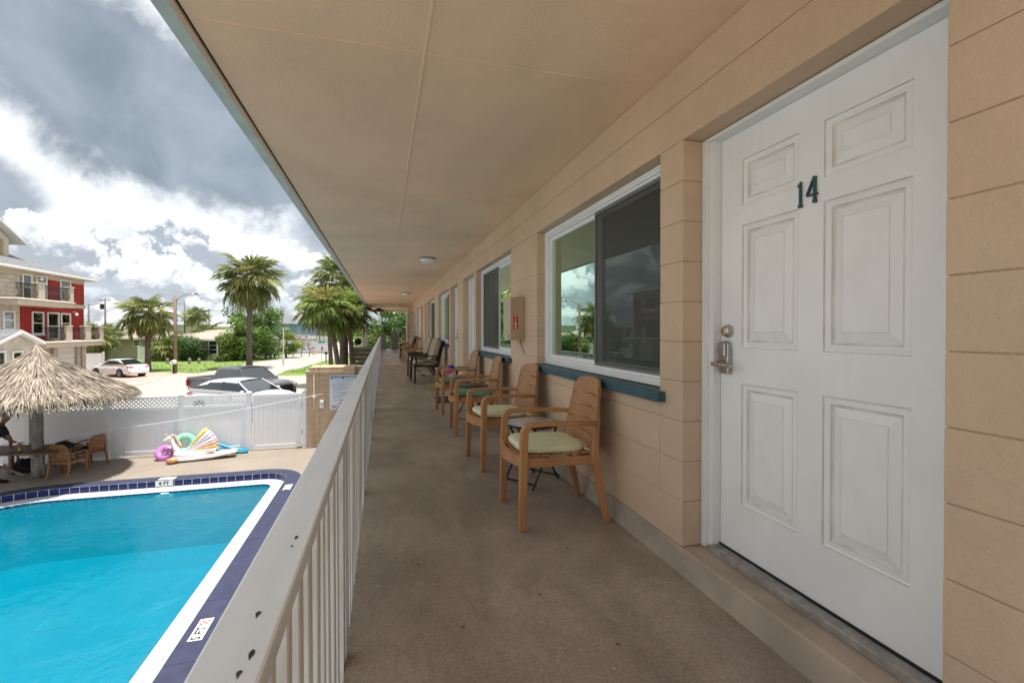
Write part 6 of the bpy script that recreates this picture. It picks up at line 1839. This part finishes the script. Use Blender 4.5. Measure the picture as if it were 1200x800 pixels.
def hwin(t, x0, x1, z0, z1, tw=.09, bar=True):
    w_ = empty('window', ((x0 + x1) / 2, 0, (z0 + z1) / 2)); w_.parent = t; KIDS.setdefault(t.name, []).append(w_); hw, hh = (x1 - x0) / 2, (z1 - z0) / 2
    m = MB()
    for a, b, c, d in ((-hw, -hh, -hw + tw, hh), (hw - tw, -hh, hw, hh), (-hw + tw, hh - tw, hw - tw, hh), (-hw + tw, -hh, hw - tw, -hh + tw)): m.box(a, -.07, b, c, .01, d)
    if bar: m.box(-hw + tw, -.05, -.04, hw - tw, .0, .04)
    m.build('frame', WTR, w_); m = MB(); m.box(-hw + tw, -.03, -hh + tw, hw - tw, -.015, hh - tw); m.build('pane', CGL, w_)
T1 = mat('olive_render', (.38, .345, .265), .85, .06)
h1, L1 = bungalow('low olive-grey bungalow with tan roof behind the white saloon car', at(108, 61), at(184, 63), 10, T1, 2.75, 4.35, TSHING)
def lx(px, dep, A, t):  # local x along a house front for a pixel
    B = at(px, dep); return (Matrix.Rotation(-t.rotation_euler.z, 3, 'Z') @ (B - Vector((t.location.x, t.location.y, 0)))).x
hwin(h1, lx(125.5, 61.4, 0, h1), lx(134.5, 61.6, 0, h1), 1.35, 2.55); hwin(h1, lx(155, 62, 0, h1), lx(164.5, 62.4, 0, h1), 1.75, 2.5)
h2, L2 = bungalow('tan-roofed bungalow with dark screened porch right of the hedge', at(186, 62), at(256, 60), 9, CREAM, 2.6, 4.0, TSHING, .5)
xa, xb2 = lx(240, 60, 0, h2), lx(255.5, 60, 0, h2)
m = MB(); m.box(xa, -.04, .9, xb2, -.01, 2.5); m.build('porch_screen', CGL, h2)
for px in (242.5, 255.3):
    x = lx(px, 60, 0, h2); m = MB(); m.box(x - .10, -.12, 0, x + .10, -.045, 2.6); m.build('post', WTR, h2)
for zz in (1.35, 1.9):
    m = MB(); m.box(xa, -.07, zz, xb2, -.045, zz + .05); m.build('rail', WTR, h2)
h3, L3 = bungalow('white bungalow with low pale roof between porch and big tree', at(257, 63), at(285, 64), 8, mat('white_render', (.66, .68, .70), .8, .05), 2.65, 3.1, WTR, .4)
hwin(h3, 2.3, 2.9, 1.3, 1.9, bar=False)
m = MB(); m.box(1.4, -.05, 0, 1.5, -.01, 2.6); m.build('downpipe', CGL, h3)
h4, L4 = bungalow('blue gabled house with grey roof seen above the shrubs', at(318, 92), at(348, 92), 10, mat('blue_siding', (.18, .27, .38), .8, .06), 5.2, 6.9, SHING, .5, hip=.15)
h5, L5 = bungalow('long pale flat-roofed building far behind the hedge', at(180, 120), at(229, 120), 14, mat('far_render', (.42, .41, .39), .8), 5.3, 5.5, mat('far_roof', (.6, .6, .58), .8), .3)
h6, L6 = bungalow('small white house far away between two palms', at(251, 100), at(270, 100), 10, WTR, 4.6, 5.6, WTR, .3)
h7, L7 = bungalow('white long low building behind the bare shrubs', at(318, 76), at(386, 80), 9, mat('white_render', (.66, .68, .70)), 2.6, 3.1, SHING, .4)
h8, L8 = bungalow('tall pale building hidden by trees past the end of the walkway', at(446, 120), at(462, 120), 9, mat('far_glass_wall', (.38, .50, .56), .5, .1), 8.0, 8.6, WTR, .4)
# white yard fences
def yard_fence(label, A, B, h_):
    A = Vector(A); B = Vector(B); L = (B - A).length; u = B - A; t = empty('yard_fence', (A.x, A.y, 0), math.atan2(u.y, u.x), label=label, cat='fence', group='white yard fences across the road')
    n = max(2, int(L / .5)); 
    for k in range(n):
        m = MB(); m.box(k * L / n + .005, -.02, .05, (k + 1) * L / n - .005, .02, h_ - .05); m.build('panel', VIN, t)
    for k in range(2 + int(L / 2.5)):
        x = min(L, k * L / (1 + int(L / 2.5))); m = MB(); m.box(x - .07, -.07, 0, x + .07, .07, h_ + .08); m.build('post', VIN, t)
yard_fence('white gate panel beside the garage of the red house', at(99, 43.5), at(121, 44.5), 1.75)
yard_fence('short white fence in front of the olive bungalow, right end', at(162, 61), at(172, 61), 1.8)
# timber utility poles with wires
UT = mat('utility_pole', (.16, .13, .11), .9, .2, 3)
UG = 'utility poles on the skyline'
tops = []
for px, dep, yt, lb, cross in ((123.5, 85, 350, 'utility pole with a black transformer beside the red house', 1), (104, 85, 356, 'plain utility pole right against the red house corner', 0), (216.5, 95, 354, 'tall utility pole right of the street lamp', 0), (245, 105, 362, 'short-looking utility pole left of the tall palm', 1), (30, 80, 352, 'utility pole hidden behind the red house', 0)):
    p = at(px, dep); H = CZ + (387 - yt) / FPX * dep; t = empty('utility_pole', p, label=lb, cat='utility pole', group=UG)
    if px == 30: bpy.data.objects.remove(t); tops.append(p + Vector((0, 0, H))); continue
    m = MB(); m.tube([(0, 0, 0), (0, 0, H)], [.19, .13], 8); m.build('pole', UT, t, smooth=True)
    if cross: m = MB(); m.box(-.9, -.06, H - .35, .9, .06, H - .22); m.build('cross_arm', UT, t)
    if cross and px < 150:
        m = MB(); m.tube([(-.42, 0, H - 1.9), (-.42, 0, H - .95)], .34, 12); m.build('transformer', IRON, t, smooth=True, auto=40)
    tops.append(p + Vector((0, 0, H - .2)))
def wire(a, b, sag, label):
    m = MB(); m.tube([a.lerp(b, k / 14) - Vector((0, 0, sag * 4 * (k / 14) * (1 - k / 14))) for k in range(15)], .022, 4); tag(m.build('overhead_wire', IRON), label, 'wire')
wire(tops[4], tops[1], .4, 'overhead wire running into the pole at the red house corner'); wire(tops[1], tops[0], .3, 'overhead wire between the transformer pole and the pole at the red house corner')
wire(tops[0], tops[2], 1.0, 'long overhead wire from the transformer pole past the street lamp'); wire(tops[2], tops[3], .8, 'overhead wire between the two poles left of the tall palm')
wire(tops[3], D(420, 365, 110), .9, 'overhead wire passing behind the tall palm')
sl = empty('street_lamp', G(205.5, 437), label='street lamp with brown wooden pole and long curved arm over the road', cat='street lamp')
H = CZ + (387 - 346) / FPX * 42
m = MB(); m.tube([(0, 0, 0), (0, 0, H * .5), (0, 0, H)], [.15, .13, .11], 10); m.build('pole', mat('brown_pole', (.22, .15, .115), .85, .2, 2), sl, smooth=True)
rgt = Vector((CY, -SY, 0)); m = MB(); m.tube([rgt * x + Vector((0, 0, H - .35 + z)) for x, z in ((.1, -.15), (.35, .15), (.8, .38), (1.3, .48), (1.8, .50))], .035, 7); m.build('arm', METAL, sl, smooth=True)
m = MB(); m.tube([rgt * x + Vector((0, 0, H + .15 + z)) for x, z in ((1.7, 0), (1.85, .02), (2.15, .0), (2.3, -.02))], [.04, .09, .09, .03], 10); m.build('lamp_head', METAL, sl, smooth=True)
m = MB(); m.box(-.2, -.05, H - .5, .1, .18, H - .3); m.build('bracket', METAL, sl)
# mailboxes, road signs, stubs
mb_ = empty('mailbox', G(203, 437.5), label='white mailbox on a black post by the road, near the street lamp', cat='mailbox')
m = MB(); m.box(-.05, -.05, 0, .05, .05, .85); m.build('post', IRON, mb_)
m = MB(); m.prism([(-.17, .85), (.17, .85), (.17, 1.05), (.13, 1.16), (.0, 1.20), (-.13, 1.16), (-.17, 1.05)], -.25, .25, ax='y'); m.build('box', WTR, mb_, bevel=.01)
mb_ = empty('mailbox', G(382, 424), label='dark mailbox on a green post beside the stop sign', cat='mailbox')
m = MB(); m.box(-.06, -.06, 0, .06, .06, .95); m.build('post', mat('green_post', (.06, .14, .06), .7), mb_)
m = MB(); m.prism([(-.18, .95), (.18, .95), (.18, 1.1), (.1, 1.22), (-.1, 1.22), (-.18, 1.1)], -.25, .25, ax='y'); m.build('box', IRON, mb_, bevel=.01)
for px, lb in ((196, 'grey stub post just left of the street lamp'), (222, 'grey stub post on the lawn, middle of three'), (233, 'grey stub post on the lawn nearest the porch')):
    m = MB(); m.tube([(0, 0, 0), (0, 0, .55)], .16, 10); m.lathe([(.16, .55), (.10, .62)], 10); tag(m.build('bollard', GREYW, smooth=True, auto=40, loc=G(px, 426)), lb, 'bollard', 'grey stub posts on the lawn')
ss = empty('stop_sign', G(377, 425), R(70), label='red stop sign seen edge-on with green street name plate at the corner', cat='sign')
m = MB(); m.tube([(0, 0, 0), (0, 0, 2.5)], .03, 6); m.build('post', METAL, ss)
m = MB(); m.prism([(.24 * math.cos(R(22.5 + 45 * k)), 1.7 + .24 * math.sin(R(22.5 + 45 * k))) for k in range(8)], -.05, -.035, ax='y'); m.build('octagon', REDM, ss)
m = MB(); m.box(-.4, -.012, 2.35, .4, .012, 2.58); m.build('name_plate', mat('green_plate', (.03, .30, .20), .5), ss, rot=(0, 0, R(-60)))
wpz = empty('meter_post', at(332, 52), label='thin white post with white meter box on the lawn', cat='post')
m = MB(); m.box(-.12, -.1, 0, .12, .1, 1.1); m.build('meter_box', WTR, wpz, bevel=.01); m = MB(); m.tube([(0, 0, 1.1), (0, 0, 4.2)], .05, 8); m.build('pole', WTR, wpz)
m = MB(); m.box(-.8, -.3, .02, .8, .3, .9); tag(m.build('skip', WTR, bevel=.04, loc=at(366, 84)), 'white low container at the far roadside', 'container')
m = MB(); m.lathe([(.25, 0), (.2, .4), (.14, .6)], 12); tag(m.build('traffic_drum', LOR, smooth=True, auto=40, loc=at(368, 75)), 'orange traffic drum at the far roadside', 'drum')
# raised timber deck with grill and white column beside the palm cluster
PT = at(425, 27)
dk = empty('timber_deck', PT, R(-14), label='raised weathered timber deck with slatted front behind the block wall', cat='deck')
for k in range(11):
    m = MB(); m.box(-.55, -.02, .10 + k * .25, .75, .02, .30 + k * .25); m.build('board', mat('weathered_board', (.12, .09, .07), .85, .25, 4), dk, bevel=.006)
for x in (-.5, .7):
    m = MB(); m.box(x - .05, .03, 0, x + .05, .13, 2.82); m.build('post', GREYW, dk)
for k in range(8):
    m = MB(); m.box(-.6, .0 + k * .16, 2.83, .8, .15 + k * .16, 2.87); m.build('deck_board', GREYW, dk)
m = MB(); m.box(-.13, -.13, 0, .13, .13, 1.05); m.box(-.19, -.19, 1.051, .19, .19, 1.12); tag(m.build('column', WTR, bevel=.01, loc=PT + Vector((.12, .45, 2.871))), 'white square column standing on the timber deck', 'column')
gl_ = empty('kettle_grill', PT + Vector((-.28, .5, 2.871)), label='round black kettle grill on the timber deck', cat='grill')
m = MB(); m.lathe([(.02, .12), (.15, .18), (.21, .30), (.21, .34), (.15, .46), (.03, .52)], 18); m.build('bowl', IRON, gl_, smooth=True)
for k in range(3):
    a = 2 * PI * k / 3; m = MB(); m.bar((.18 * math.cos(a), .18 * math.sin(a), 0), (.10 * math.cos(a), .10 * math.sin(a), .2), .015, .015); m.build('leg', METAL, gl_)
m = MB(); m.box(-.3, -.3, 0, .3, .3, 1.0); m.box(-.33, -.34, 1.001, .33, .33, 1.08); tag(m.build('wheelie_bin', GREYF, bevel=.02, loc=at(398, 21.5)), 'dark grey wheelie bin behind the block wall at the palm trunks', 'bin')
